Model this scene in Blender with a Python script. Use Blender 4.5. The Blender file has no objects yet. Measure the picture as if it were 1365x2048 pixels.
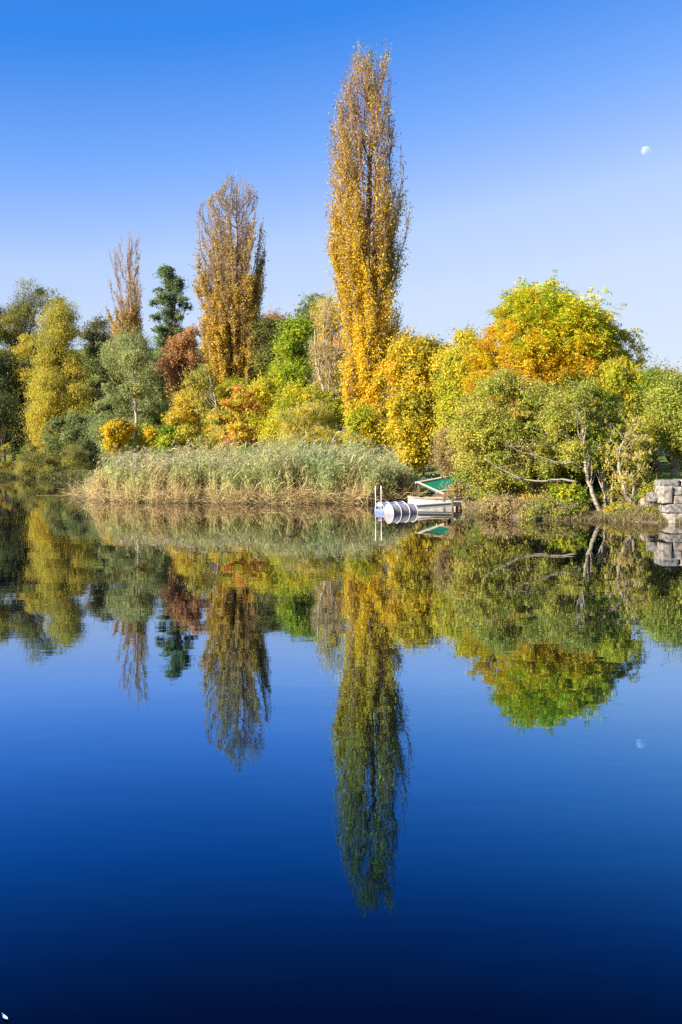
import bpy, math, zlib
import numpy as np
from mathutils import Matrix, Vector

# ------------------------------------------------------------------ camera, sky, sun, exposure
scene = bpy.context.scene
C = scene.collection
F, CX, CY = 2055.0, 682.5, 1024.0            # focal length and centre in photo pixels (1365 x 2048)
CAM = np.array([0.0, 0.0, 1.84])
cam_data = bpy.data.cameras.new('camera')
cam = bpy.data.objects.new('camera', cam_data)
C.objects.link(cam)
cam_data.sensor_fit = 'VERTICAL'
cam_data.sensor_height = 36.0
cam_data.lens = 36.0 * F / 2048.0
cam_data.clip_start, cam_data.clip_end = 0.1, 20000.0
ROT = Matrix.Rotation(math.radians(90 - 3.26), 3, 'X') @ Matrix.Rotation(math.radians(-0.46), 3, 'Z')
cam.matrix_world = Matrix.Translation(Vector(CAM)) @ ROT.to_4x4()
scene.camera = cam
RM = np.array(ROT)

SUN_AZ, SUN_EL = math.radians(-120.0), math.radians(25.0)    # azimuth from the view direction (+Y), clockwise
sun_dir = np.array([math.sin(SUN_AZ) * math.cos(SUN_EL), math.cos(SUN_AZ) * math.cos(SUN_EL), math.sin(SUN_EL)])
sd = bpy.data.lights.new('sun', 'SUN')
sd.energy, sd.angle, sd.color = 5.0, math.radians(0.5), (1.0, 0.93, 0.80)
sun = bpy.data.objects.new('sun', sd)
C.objects.link(sun)
sun.rotation_euler = Vector(sun_dir).to_track_quat('Z', 'Y').to_euler()

world = bpy.data.worlds.new("World")
scene.world = world
world.use_nodes = True
wt = world.node_tree
wt.nodes.clear()
wo = wt.nodes.new('ShaderNodeOutputWorld')
bg = wt.nodes.new('ShaderNodeBackground')
sky = wt.nodes.new('ShaderNodeTexSky')
sky.sky_type = 'NISHITA'
sky.sun_disc = False
sky.sun_elevation = SUN_EL
sky.sun_rotation = SUN_AZ
sky.air_density, sky.dust_density, sky.ozone_density, sky.altitude = 1.0, 0.3, 1.0, 300.0
sep_ = wt.nodes.new('ShaderNodeSeparateColor')
wt.links.new(sky.outputs[0], sep_.inputs[0])
mul = wt.nodes.new('ShaderNodeMath'); mul.operation = 'MULTIPLY'; mul.inputs[1].default_value = 0.1
wt.links.new(sep_.outputs['Green'], mul.inputs[0])
grade = wt.nodes.new('ShaderNodeValToRGB')        # deep polarised blue above, pale towards the horizon
el = grade.color_ramp.elements
SKY = [(.0, (.004, .05, .30)), (.12, (.018, .13, .56)), (.215, (.045, .26, .86)), (.285, (.21, .44, 1.0)), (.375, (.49, .66, 1.0)), (.48, (.62, .76, 1.0)), (.75, (.74, .84, 1.0))]
while len(el) < len(SKY): el.new(.5)
for e_, (p_, c_) in zip(el, SKY): e_.position = p_; e_.color = (*c_, 1)
wt.links.new(mul.outputs[0], grade.inputs[0])
gain = wt.nodes.new('ShaderNodeVectorMath'); gain.operation = 'SCALE'; gain.inputs['Scale'].default_value = 3.85
wt.links.new(grade.outputs[0], gain.inputs[0])
wt.links.new(gain.outputs[0], bg.inputs['Color'])
bg.inputs['Strength'].default_value = 0.1
wt.links.new(bg.outputs[0], wo.inputs['Surface'])

scene.view_settings.view_transform = 'Standard'
scene.view_settings.look = 'None'
scene.view_settings.exposure = 1.38
scene.view_settings.gamma = 1.0
scene.render.engine = 'CYCLES'
scene.cycles.use_denoising = False
scene.cycles.max_bounces = 6
scene.cycles.transparent_max_bounces = 8
scene.cycles.caustics_reflective = False
scene.cycles.caustics_refractive = False

R = np.random.default_rng(7)


def reseed(text, seed=0):
    global R
    R = np.random.default_rng(zlib.crc32(text.encode()) + seed)


# ------------------------------------------------------------------ picking points
def ray(px, py):
    d = RM @ np.array([(px - CX) / F, -(py - CY) / F, -1.0])
    return d / d[1]


def at(px, py, D):
    """point at distance D in front of the camera"""
    return CAM + ray(px, py) * D


def water_at(px, py):
    d = ray(px, py)
    return CAM + d * (-CAM[2] / d[2])


# ------------------------------------------------------------------ object helpers
def tag(o, label=None, cat=None, group=None, kind=None):
    if label: o['label'] = label
    if cat: o['category'] = cat
    if group: o['group'] = group
    if kind: o['kind'] = kind
    return o


def empty(name, loc, label, cat, group=None):
    o = bpy.data.objects.new(name, None)
    C.objects.link(o)
    o.location = tuple(loc)
    o.empty_display_size = 0.3
    return tag(o, label, cat, group)


def link_mesh(name, V, faces, mats, parent=None, mix=None, smooth=False, mat_idx=None):
    """V (n,3) world coordinates, faces an (m,k) array or a list of such arrays"""
    if not isinstance(faces, list) or np.ndim(faces[0]) == 1: faces = [faces]
    faces = [np.asarray(f, dtype=np.int32) for f in faces if len(f)]
    V = np.asarray(V, dtype=np.float32)
    if parent is not None:
        q_, w_ = parent, np.zeros(3)
        while q_ is not None:
            w_ = w_ + np.array(q_.location); q_ = q_.parent
        V = V - w_.astype(np.float32)
    me = bpy.data.meshes.new(name)
    me.vertices.add(len(V))
    me.vertices.foreach_set('co', V.ravel())
    nl = sum(f.size for f in faces)
    nf = sum(len(f) for f in faces)
    me.loops.add(nl)
    me.loops.foreach_set('vertex_index', np.concatenate([f.ravel() for f in faces]))
    sizes = np.concatenate([np.full(len(f), f.shape[1], dtype=np.int32) for f in faces])
    starts = np.concatenate([[0], np.cumsum(sizes)[:-1]]).astype(np.int32)
    me.polygons.add(nf)
    me.polygons.foreach_set('loop_start', starts)
    me.polygons.foreach_set('use_smooth', np.full(nf, smooth, dtype=bool))
    if mat_idx is not None:
        me.polygons.foreach_set('material_index', np.asarray(mat_idx, dtype=np.int32))
    if mix is not None:
        a = me.attributes.new('mix', 'FLOAT', 'FACE')
        a.data.foreach_set('value', np.asarray(mix, dtype=np.float32))
    for m in (mats if isinstance(mats, (list, tuple)) else [mats]): me.materials.append(m)
    me.update(calc_edges=True)
    me.validate()
    o = bpy.data.objects.new(name, me)
    C.objects.link(o)
    if parent is not None: o.parent = parent
    return o


class MB:
    """collects boxes, tubes, prisms into one mesh"""
    def __init__(self): self.V, self.Q, self.T, self.n = [], [], [], 0

    def add(self, V, quads=(), tris=()):
        V = np.asarray(V, float)
        self.V.append(V)
        if len(quads): self.Q.append(np.asarray(quads) + self.n)
        if len(tris): self.T.append(np.asarray(tris) + self.n)
        self.n += len(V)

    def tube(self, P, rad, sides=6, cap=True):
        P = np.asarray(P, float)
        rad = np.broadcast_to(np.asarray(rad, float), (len(P),))
        T = np.gradient(P, axis=0)
        T /= np.linalg.norm(T, axis=1)[:, None] + 1e-9
        ref = np.array([0, 0, 1.0]) if abs(T[:, 2]).mean() < 0.8 else np.array([1.0, 0, 0])
        U = np.cross(T, ref); U /= np.linalg.norm(U, axis=1)[:, None] + 1e-9
        W = np.cross(T, U)
        a = np.linspace(0, 2 * math.pi, sides, endpoint=False)
        ring = (U[:, None, :] * np.cos(a)[None, :, None] + W[:, None, :] * np.sin(a)[None, :, None]) * rad[:, None, None]
        V = (P[:, None, :] + ring).reshape(-1, 3)
        k = len(P)
        i = np.arange(k - 1)[:, None] * sides
        j = np.arange(sides)[None, :]
        j2 = (j + 1) % sides
        q = np.stack([i + j, i + j2, i + sides + j2, i + sides + j], -1).reshape(-1, 4)
        tr = []
        if cap:
            V = np.vstack([V, P[0], P[-1]])
            b, e = k * sides, k * sides + 1
            for s in range(sides):
                tr.append((b, (s + 1) % sides, s))
                tr.append((e, (k - 1) * sides + s, (k - 1) * sides + (s + 1) % sides))
        self.add(V, q, tr)

    def twigs(self, A, B, r0, r1):
        """many straight three sided twigs at once"""
        A, B = np.asarray(A, float), np.asarray(B, float)
        n = len(A)
        if not n: return
        T = B - A
        T /= np.linalg.norm(T, axis=1)[:, None] + 1e-9
        U = np.cross(T, R.normal(size=(n, 3))); U /= np.linalg.norm(U, axis=1)[:, None] + 1e-9
        W = np.cross(T, U)
        r0 = np.broadcast_to(np.asarray(r0, float), (n,))[:, None]
        r1 = np.broadcast_to(np.asarray(r1, float), (n,))[:, None]
        L = []
        for P, r in ((A, r0), (B, r1)):
            for a in (0, 2.094, 4.189): L.append(P + (U * math.cos(a) + W * math.sin(a)) * r)
        V = np.stack(L, 1).reshape(-1, 3)
        o = np.arange(n)[:, None] * 6
        q = np.concatenate([o + np.array([[s, (s + 1) % 3, 3 + (s + 1) % 3, 3 + s]]) for s in range(3)])
        self.add(V, q)

    def box(self, c, half, M=None, bevel=0.0):
        c, h = np.asarray(c, float), np.asarray(half, float)
        M = np.eye(3) if M is None else np.asarray(M)
        if bevel <= 0:
            V = np.array([[x, y, z] for x in (-1, 1) for y in (-1, 1) for z in (-1, 1)], float) * h
            self.add(V @ M.T + c, [(0, 1, 3, 2), (4, 6, 7, 5), (0, 4, 5, 1), (2, 3, 7, 6), (0, 2, 6, 4), (1, 5, 7, 3)])
            return
        b = min(bevel, h.min() * 0.9)
        V, idx = [], {}
        for sx in (-1, 1):
            for sy in (-1, 1):
                for sz in (-1, 1):
                    for ax in range(3):
                        p = np.array([sx, sy, sz]) * (h - b)
                        p[ax] = (sx, sy, sz)[ax] * h[ax]
                        idx[(sx, sy, sz, ax)] = len(V); V.append(p)
        q, t = [], []
        for ax in range(3):
            o1, o2 = (ax + 1) % 3, (ax + 2) % 3
            for s in (-1, 1):
                f = []
                for u, v in ((-1, -1), (1, -1), (1, 1), (-1, 1)):
                    k = [0, 0, 0]; k[ax], k[o1], k[o2] = s, u, v
                    f.append(idx[(*k, ax)])
                q.append(f if s > 0 else f[::-1])
            for u in (-1, 1):
                for v in (-1, 1):
                    k0 = [0, 0, 0]; k0[o1], k0[o2] = u, v
                    ka, kb = list(k0), list(k0); ka[ax], kb[ax] = -1, 1
                    f = [idx[(*ka, o1)], idx[(*kb, o1)], idx[(*kb, o2)], idx[(*ka, o2)]]
                    q.append(f if u * v > 0 else f[::-1])
        for sx in (-1, 1):
            for sy in (-1, 1):
                for sz in (-1, 1):
                    f = [idx[(sx, sy, sz, a)] for a in range(3)]
                    t.append(f if sx * sy * sz > 0 else f[::-1])
        self.add(np.array(V) @ M.T + c, q, t)

    def build(self, name, mat, parent=None, smooth=False):
        V = np.vstack(self.V)
        fs = []
        if self.Q: fs.append(np.vstack(self.Q))
        if self.T: fs.append(np.vstack(self.T))
        return link_mesh(name, V, fs, mat, parent, smooth=smooth)


# ------------------------------------------------------------------ materials
def new_mat(name):
    m = bpy.data.materials.new(name)
    m.use_nodes = True
    t = m.node_tree
    t.nodes.clear()
    o = t.nodes.new('ShaderNodeOutputMaterial')
    return m, t, o


def ramp(t, cols, pos=None):
    r = t.nodes.new('ShaderNodeValToRGB')
    e = r.color_ramp.elements
    n = len(cols)
    pos = pos or [i / (n - 1) for i in range(n)]
    while len(e) < n: e.new(0.5)
    for i in range(n):
        e[i].position = pos[i]
        e[i].color = (*cols[i], 1)
    return r


def leaf_mat(name, cols, trans=0.42):
    m, t, o = new_mat(name)
    a = t.nodes.new('ShaderNodeAttribute'); a.attribute_name = 'mix'
    r = ramp(t, cols)
    t.links.new(a.outputs['Fac'], r.inputs[0])
    p = t.nodes.new('ShaderNodeBsdfPrincipled')
    p.inputs['Roughness'].default_value = 0.5
    p.inputs['Specular IOR Level'].default_value = 0.25
    tr = t.nodes.new('ShaderNodeBsdfTranslucent')
    mx = t.nodes.new('ShaderNodeMixShader'); mx.inputs[0].default_value = trans
    t.links.new(r.outputs[0], p.inputs['Base Color'])
    t.links.new(r.outputs[0], tr.inputs['Color'])
    t.links.new(p.outputs[0], mx.inputs[1]); t.links.new(tr.outputs[0], mx.inputs[2])
    t.links.new(mx.outputs[0], o.inputs[0])
    return m


def solid_mat(name, c0, c1, scale=6.0, rough=0.7, stretch=(1, 1, 1), spec=0.3, bump=0.0, metal=0.0, detail=5.0, mid=(0.35, 0.65)):
    """two tone noise material in object space"""
    m, t, o = new_mat(name)
    tc = t.nodes.new('ShaderNodeTexCoord')
    mp = t.nodes.new('ShaderNodeMapping'); mp.inputs['Scale'].default_value = stretch
    nz = t.nodes.new('ShaderNodeTexNoise'); nz.inputs['Scale'].default_value = scale; nz.inputs['Detail'].default_value = detail
    r = ramp(t, [c0, c1], list(mid))
    p = t.nodes.new('ShaderNodeBsdfPrincipled')
    p.inputs['Roughness'].default_value = rough
    p.inputs['Specular IOR Level'].default_value = spec
    p.inputs['Metallic'].default_value = metal
    t.links.new(tc.outputs['Object'], mp.inputs[0]); t.links.new(mp.outputs[0], nz.inputs['Vector'])
    t.links.new(nz.outputs[0], r.inputs[0]); t.links.new(r.outputs[0], p.inputs['Base Color'])
    if bump:
        b = t.nodes.new('ShaderNodeBump'); b.inputs['Strength'].default_value = bump; b.inputs['Distance'].default_value = 0.03
        t.links.new(nz.outputs[0], b.inputs['Height']); t.links.new(b.outputs[0], p.inputs['Normal'])
    t.links.new(p.outputs[0], o.inputs[0])
    return m


BARK_DARK = solid_mat('bark_dark', (.07, .05, .035), (.16, .12, .085), 5, .9, (3, 3, .6), .1, .5)
BARK_POPLAR = solid_mat('bark_poplar', (.16, .11, .085), (.30, .215, .165), 5, .9, (3, 3, .6), .1, .4)
BARK_PALE = solid_mat('bark_pale', (.20, .16, .11), (.46, .39, .30), 5, .85, (2, 2, 1.5), .15, .3)
BARK_BIRCH = solid_mat('bark_birch', (.09, .07, .045), (.38, .32, .24), 3, .8, (1.5, 1.5, 5), .15, .2, mid=(.32, .48))
TWIG_PURPLE = solid_mat('twig_purple', (.24, .15, .12), (.36, .24, .18), 2, .85, spec=.1)
TWIG_BROWN = solid_mat('twig_brown', (.13, .09, .055), (.24, .17, .10), 2, .85, spec=.1)
TWIG_BEIGE = solid_mat('twig_beige', (.38, .28, .13), (.52, .40, .22), 2, .85, spec=.1)


# ------------------------------------------------------------------ terrain
_sh_px = [(-700, 951), (-200, 952), (0, 954), (100, 956), (165, 958), (190, 974), (188, 1001), (300, 1004), (500, 1006),
          (700, 1005), (790, 1004), (830, 1003), (870, 1004), (925, 1012), (960, 1030), (1000, 1036), (1100, 1040), (1200, 1041),
          (1330, 1046), (1500, 1052), (1900, 1075)]
_sh = np.array([water_at(*p)[:2] for p in _sh_px])
_sh = _sh[np.argsort(_sh[:, 0])]


def sstep(a, b, x):
    t = np.clip((x - a) / (b - a), 0, 1)
    return t * t * (3 - 2 * t)


def shore(X): return np.interp(X, _sh[:, 0], _sh[:, 1])


def ground(X, Y):
    X, Y = np.asarray(X, float), np.asarray(Y, float)
    d = Y - shore(X) + 0.25 * np.sin(X * 1.7) + 0.15 * np.sin(X * 4.1 + 1)
    land = 0.32 * (1 - np.exp(-np.maximum(d, 0) / 1.2)) + 0.016 * np.clip(d, 0, 60)
    right = sstep(7.6, 9.0, X) * sstep(1.0, 3.4, d) * (1 - sstep(60, 90, Y)) * 0.62
    hill = sstep(100, 172, Y) * (17.9 - 9.5 * sstep(-10, 40, X))
    far = sstep(190, 340, Y) * (6 + 2 * np.sin(X * 0.012))
    rough = 0.05 * np.sin(X * 2.3 + Y) * np.sin(Y * 1.9) * (d > 0.3)
    return np.where(d < 0, np.maximum(-1.6, 0.5 * d), land + right + hill + far + rough)


def gz(X, Y): return float(ground(X, Y))


gx = np.unique(np.concatenate([np.linspace(-1500, -70, 30), np.linspace(-70, 40, 276), np.linspace(40, 1500, 32)]))
gy = np.unique(np.concatenate([np.linspace(-60, 22, 6), np.linspace(22, 90, 205), np.linspace(90, 180, 60), np.linspace(180, 420, 50), np.linspace(420, 3000, 20)]))
GX, GY = np.meshgrid(gx, gy)
GZ = ground(GX, GY)
nx, ny = len(gx), len(gy)
ii = (np.arange(ny - 1)[:, None] * nx + np.arange(nx - 1)[None, :]).ravel()
m, t, o = new_mat('meadow_ground')
geo = t.nodes.new('ShaderNodeNewGeometry')
sep = t.nodes.new('ShaderNodeSeparateXYZ')
t.links.new(geo.outputs['Position'], sep.inputs[0])
nz = t.nodes.new('ShaderNodeTexNoise'); nz.inputs['Scale'].default_value = 1.4; nz.inputs['Detail'].default_value = 8
nz2 = t.nodes.new('ShaderNodeTexNoise'); nz2.inputs['Scale'].default_value = 14; nz2.inputs['Detail'].default_value = 4
t.links.new(geo.outputs['Position'], nz.inputs['Vector']); t.links.new(geo.outputs['Position'], nz2.inputs['Vector'])
soil = ramp(t, [(.05, .035, .022), (.20, .14, .09)], [.35, .65]); t.links.new(nz2.outputs[0], soil.inputs[0])
grs = ramp(t, [(.07, .10, .02), (.16, .20, .035), (.24, .25, .06)], [.3, .55, .75]); t.links.new(nz.outputs[0], grs.inputs[0])
mr = t.nodes.new('ShaderNodeMapRange'); mr.inputs['From Min'].default_value = .30; mr.inputs['From Max'].default_value = .55
t.links.new(sep.outputs['Z'], mr.inputs[0])
mxc = t.nodes.new('ShaderNodeMix'); mxc.data_type = 'RGBA'
t.links.new(mr.outputs[0], mxc.inputs['Factor']); t.links.new(soil.outputs[0], mxc.inputs['A']); t.links.new(grs.outputs[0], mxc.inputs['B'])
p = t.nodes.new('ShaderNodeBsdfPrincipled'); p.inputs['Roughness'].default_value = .95; p.inputs['Specular IOR Level'].default_value = .1
t.links.new(mxc.outputs['Result'], p.inputs['Base Color']); t.links.new(p.outputs[0], o.inputs[0])
tag(link_mesh('ground', np.stack([GX, GY, GZ], -1).reshape(-1, 3), np.stack([ii, ii + 1, ii + nx + 1, ii + nx], -1), m, smooth=True),
    'lake shore and green meadow hill under the trees', 'ground', kind='structure')

# ------------------------------------------------------------------ water
m, t, o = new_mat('lake_water')
geo = t.nodes.new('ShaderNodeNewGeometry')
mp = t.nodes.new('ShaderNodeMapping'); mp.inputs['Scale'].default_value = (.55, 1.3, 1)
n1 = t.nodes.new('ShaderNodeTexNoise'); n1.inputs['Scale'].default_value = 0.9; n1.inputs['Detail'].default_value = 3
n2 = t.nodes.new('ShaderNodeTexNoise'); n2.inputs['Scale'].default_value = 5.0; n2.inputs['Detail'].default_value = 2
t.links.new(geo.outputs['Position'], mp.inputs[0])
t.links.new(mp.outputs[0], n1.inputs['Vector']); t.links.new(mp.outputs[0], n2.inputs['Vector'])
ad = t.nodes.new('ShaderNodeMath'); ad.operation = 'MULTIPLY_ADD'; ad.inputs[1].default_value = .10
t.links.new(n2.outputs[0], ad.inputs[0]); t.links.new(n1.outputs[0], ad.inputs[2])
bp = t.nodes.new('ShaderNodeBump'); bp.inputs['Strength'].default_value = 1.0; bp.inputs['Distance'].default_value = .0018
t.links.new(ad.outputs[0], bp.inputs['Height'])
fr = t.nodes.new('ShaderNodeFresnel'); fr.inputs['IOR'].default_value = 1.333
t.links.new(bp.outputs[0], fr.inputs['Normal'])
def fres(deg, n=1.333):
    c = math.sin(math.radians(deg)); g = math.sqrt(n * n - 1 + c * c)
    return .5 * ((g - c) / (g + c)) ** 2 * (1 + ((c * (g + c) - 1) / (c * (g - c) + 1)) ** 2)


WAT = [(40, (.001, .006, .014)), (29, (.003, .024, .052)), (26, (.013, .066, .118)), (21.3, (.055, .20, .31)), (16.3, (.165, .365, .55)), (12.4, (.36, .54, .75)),
       (8, (.58, .62, .72)), (4, (.70, .68, .67)), (1, (.85, .85, .86))]
cv = ramp(t, [c for _, c in WAT], [fres(d) for d, _ in WAT])
t.links.new(fr.outputs[0], cv.inputs[0])
gl = t.nodes.new('ShaderNodeBsdfGlossy'); gl.inputs['Roughness'].default_value = .014
t.links.new(cv.outputs[0], gl.inputs['Color'])
t.links.new(bp.outputs[0], gl.inputs['Normal'])
df = t.nodes.new('ShaderNodeBsdfDiffuse'); df.inputs['Color'].default_value = (.0002, .0008, .0022, 1)
ms = t.nodes.new('ShaderNodeAddShader')
t.links.new(df.outputs[0], ms.inputs[0]); t.links.new(gl.outputs[0], ms.inputs[1])
t.links.new(ms.outputs[0], o.inputs[0])
tag(link_mesh('water', [(-1500, -60, 0), (1500, -60, 0), (1500, 200, 0), (-1500, 200, 0)], [(0, 1, 2, 3)], m),
    'still blue lake mirroring trees and sky', 'water', kind='structure')


# ------------------------------------------------------------------ leaves
def unit(a): return a / (np.linalg.norm(a, axis=-1, keepdims=True) + 1e-9)


def leaves_mesh(name, P, Nrm, size, aspect, mat, mix, parent, axis=None):
    """one folded rhombus per leaf: P centre, Nrm rough normal, size half length, aspect width / length"""
    n = len(P)
    Nrm = unit(Nrm)
    if axis is None: axis = R.normal(size=(n, 3))
    U = unit(axis - Nrm * (axis * Nrm).sum(1)[:, None])
    W = np.cross(Nrm, U)
    s = np.broadcast_to(size, (n,))[:, None] * R.uniform(.7, 1.3, (n, 1))
    w = s * aspect
    f = Nrm * s * R.uniform(-.25, .35, (n, 1))
    V = np.stack([P + U * s + f, P + W * w, P - U * s + f * .4, P - W * w], 1).reshape(-1, 3)
    q = np.arange(n * 4).reshape(n, 4)
    return link_mesh(name, V, q, mat, parent, mix=np.clip(mix, 0, 1))


class Prof:
    """outline of a crown read at distance D: centre, half width by height"""
    def __init__(self, rows, D):
        self.D = D
        L = np.array([at(x, y, D) for y, x, _ in rows]); Rr = np.array([at(x, y, D) for y, _, x in rows])
        z = (L[:, 2] + Rr[:, 2]) / 2
        k = np.argsort(z)
        self.z, self.c, self.w = z[k], ((L[:, 0] + Rr[:, 0]) / 2)[k], ((Rr[:, 0] - L[:, 0]) / 2)[k]
        self.z0, self.z1 = self.z[0], self.z[-1]
        zz = np.linspace(self.z0, self.z1, 60)
        cdf = np.cumsum(np.interp(zz, self.z, self.w) ** 1.5 + 1e-6)
        self._zz, self._cdf = zz, cdf / cdf[-1]

    def cx(self, z): return np.interp(z, self.z, self.c)
    def hw(self, z): return np.interp(z, self.z, self.w)
    def rand_z(self, n): return np.interp(R.uniform(size=n), self._cdf, self._zz)


LEAFMUL = 1.7


def bend(A, B, k=5, sag=0.0, jit=0.05):
    A, B = np.asarray(A, float), np.asarray(B, float)
    tt = np.linspace(0, 1, k)[:, None]
    L = np.linalg.norm(B - A)
    P = A + (B - A) * tt
    P += R.normal(size=(k, 3)) * jit * L * np.sin(tt * math.pi)
    P[:, 2] += sag * L * np.sin(tt[:, 0] * math.pi)
    return P


def crown_points(pr, n_cl, n_leaf, cl_r, depth, flat, surf, seed_w=0.5, fill=.62, layers=0, rise=.3):
    """clump centres inside the outline and leaves inside the clumps"""
    nb = max(8, int(n_cl / 2))
    zb = np.concatenate([pr.rand_z(nb - 1), [pr.z1 - .02]])
    thb = R.uniform(0, 2 * math.pi, nb)
    hb = pr.hw(zb)
    Rb = np.maximum(hb * R.uniform(.2, .45, nb), cl_r * .9)
    rrb = np.sqrt(R.uniform(.1, 1, nb)) * np.maximum(hb - Rb, .05 * hb)
    zb = np.clip(zb, pr.z0 + .2 * Rb, np.maximum(pr.z1 - Rb * flat - cl_r * .3, pr.z0 + .2 * Rb))
    bc = np.stack([pr.cx(zb) + np.cos(thb) * rrb, pr.D + np.sin(thb) * rrb * depth, zb], 1)
    r = cl_r * (.4 + 1.0 * R.uniform(0, 1, n_cl) ** 1.5)
    bi = R.choice(nb, n_cl, p=Rb ** 2 / (Rb ** 2).sum())
    db = unit(R.normal(size=(n_cl, 3)) + [0, 0, .35])
    cc = bc[bi] + db * (Rb[bi] * R.uniform(.55, 1.05, n_cl))[:, None] * np.array([1, depth, flat])
    # the rest fill the outline evenly
    z = pr.rand_z(n_cl)
    th = R.uniform(0, 2 * math.pi, n_cl)
    rr = R.uniform(0, 1, n_cl) ** (0.5 if surf < .5 else 0.32)
    hw = pr.hw(z)
    eff = np.maximum(hw - r * .6, hw * .25)
    cu = np.stack([pr.cx(z) + np.cos(th) * rr * eff, pr.D + np.sin(th) * rr * eff * depth, np.clip(z, pr.z0 + .3 * r, pr.z1 - .5 * r * flat)], 1)
    cc = np.where((R.uniform(size=n_cl) < fill)[:, None], cu, cc)
    if layers:       # boughs in tiers round the trunk, drooping at the tips
        zt = np.linspace(pr.z0 + .04, pr.z1 - .25, layers)[R.integers(0, layers, n_cl)]
        bt = (zt * 7.3).astype(int)
        az = bt * 2.4 + R.integers(0, 5, n_cl) * 1.257 + R.normal(size=n_cl) * .12
        q = R.uniform(.12, 1, n_cl) ** .8
        w_ = np.maximum(pr.hw(zt) - r * .15, .05)
        cc = np.stack([pr.cx(zt) + np.cos(az) * q * w_, pr.D + np.sin(az) * q * w_, zt + .5 * (1 - q) + R.normal(size=n_cl) * .28], 1)
        r = r * (1.15 - .5 * q)
    lim = pr.hw(cc[:, 2]) + .02
    dx = cc[:, 0] - pr.cx(cc[:, 2])
    cc[:, 0] -= np.sign(dx) * np.maximum(0, abs(dx) + r * .5 - lim)
    cc[:, 2] = np.minimum(cc[:, 2], pr.z1 - .4 * r * flat)
    wgt = r ** 2 * R.lognormal(0, seed_w, n_cl)
    # leaves sit on short sprays that grow out of the clumps
    k = 12
    ns = n_leaf // k + 1
    ci = R.choice(n_cl, ns, p=wgt / wgt.sum())
    d0 = unit(R.normal(size=(ns, 3)))
    d0[:, 2] = np.where(d0[:, 2] < -.2, d0[:, 2] * R.choice([1, -1], ns), d0[:, 2])
    fl = np.array([1, 1, flat])
    o = cc[ci] + d0 * (r[ci] * .8 * R.uniform(0, 1, ns) ** .5)[:, None] * fl
    dirs = unit(d0 * fl + np.array([0, 0, rise]) + R.normal(size=(ns, 3)) * .4)
    ln = r[ci] * R.uniform(.3, .85, ns) * np.where(R.uniform(size=ns) < (.18 if pr.D > 45 else .32), R.uniform(1.2, 2.2 if pr.D > 45 else 2.5, ns), 1)
    si = np.repeat(np.arange(ns), k)[:n_leaf]
    q = R.uniform(0, 1, n_leaf)
    P = o[si] + dirs[si] * (ln[si] * q)[:, None] + R.normal(size=(n_leaf, 3)) * (.10 * r[ci][si])[:, None]
    P[:, 2] -= .2 * q ** 2 * ln[si]
    d = unit(d0[si] * .5 + dirs[si] * .5 + R.normal(size=(n_leaf, 3)) * .15)
    return cc, r, ci[si], P, d, (R.normal(size=ns) * .12)[si], (o, o + dirs * (ln * .95)[:, None])


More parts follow.
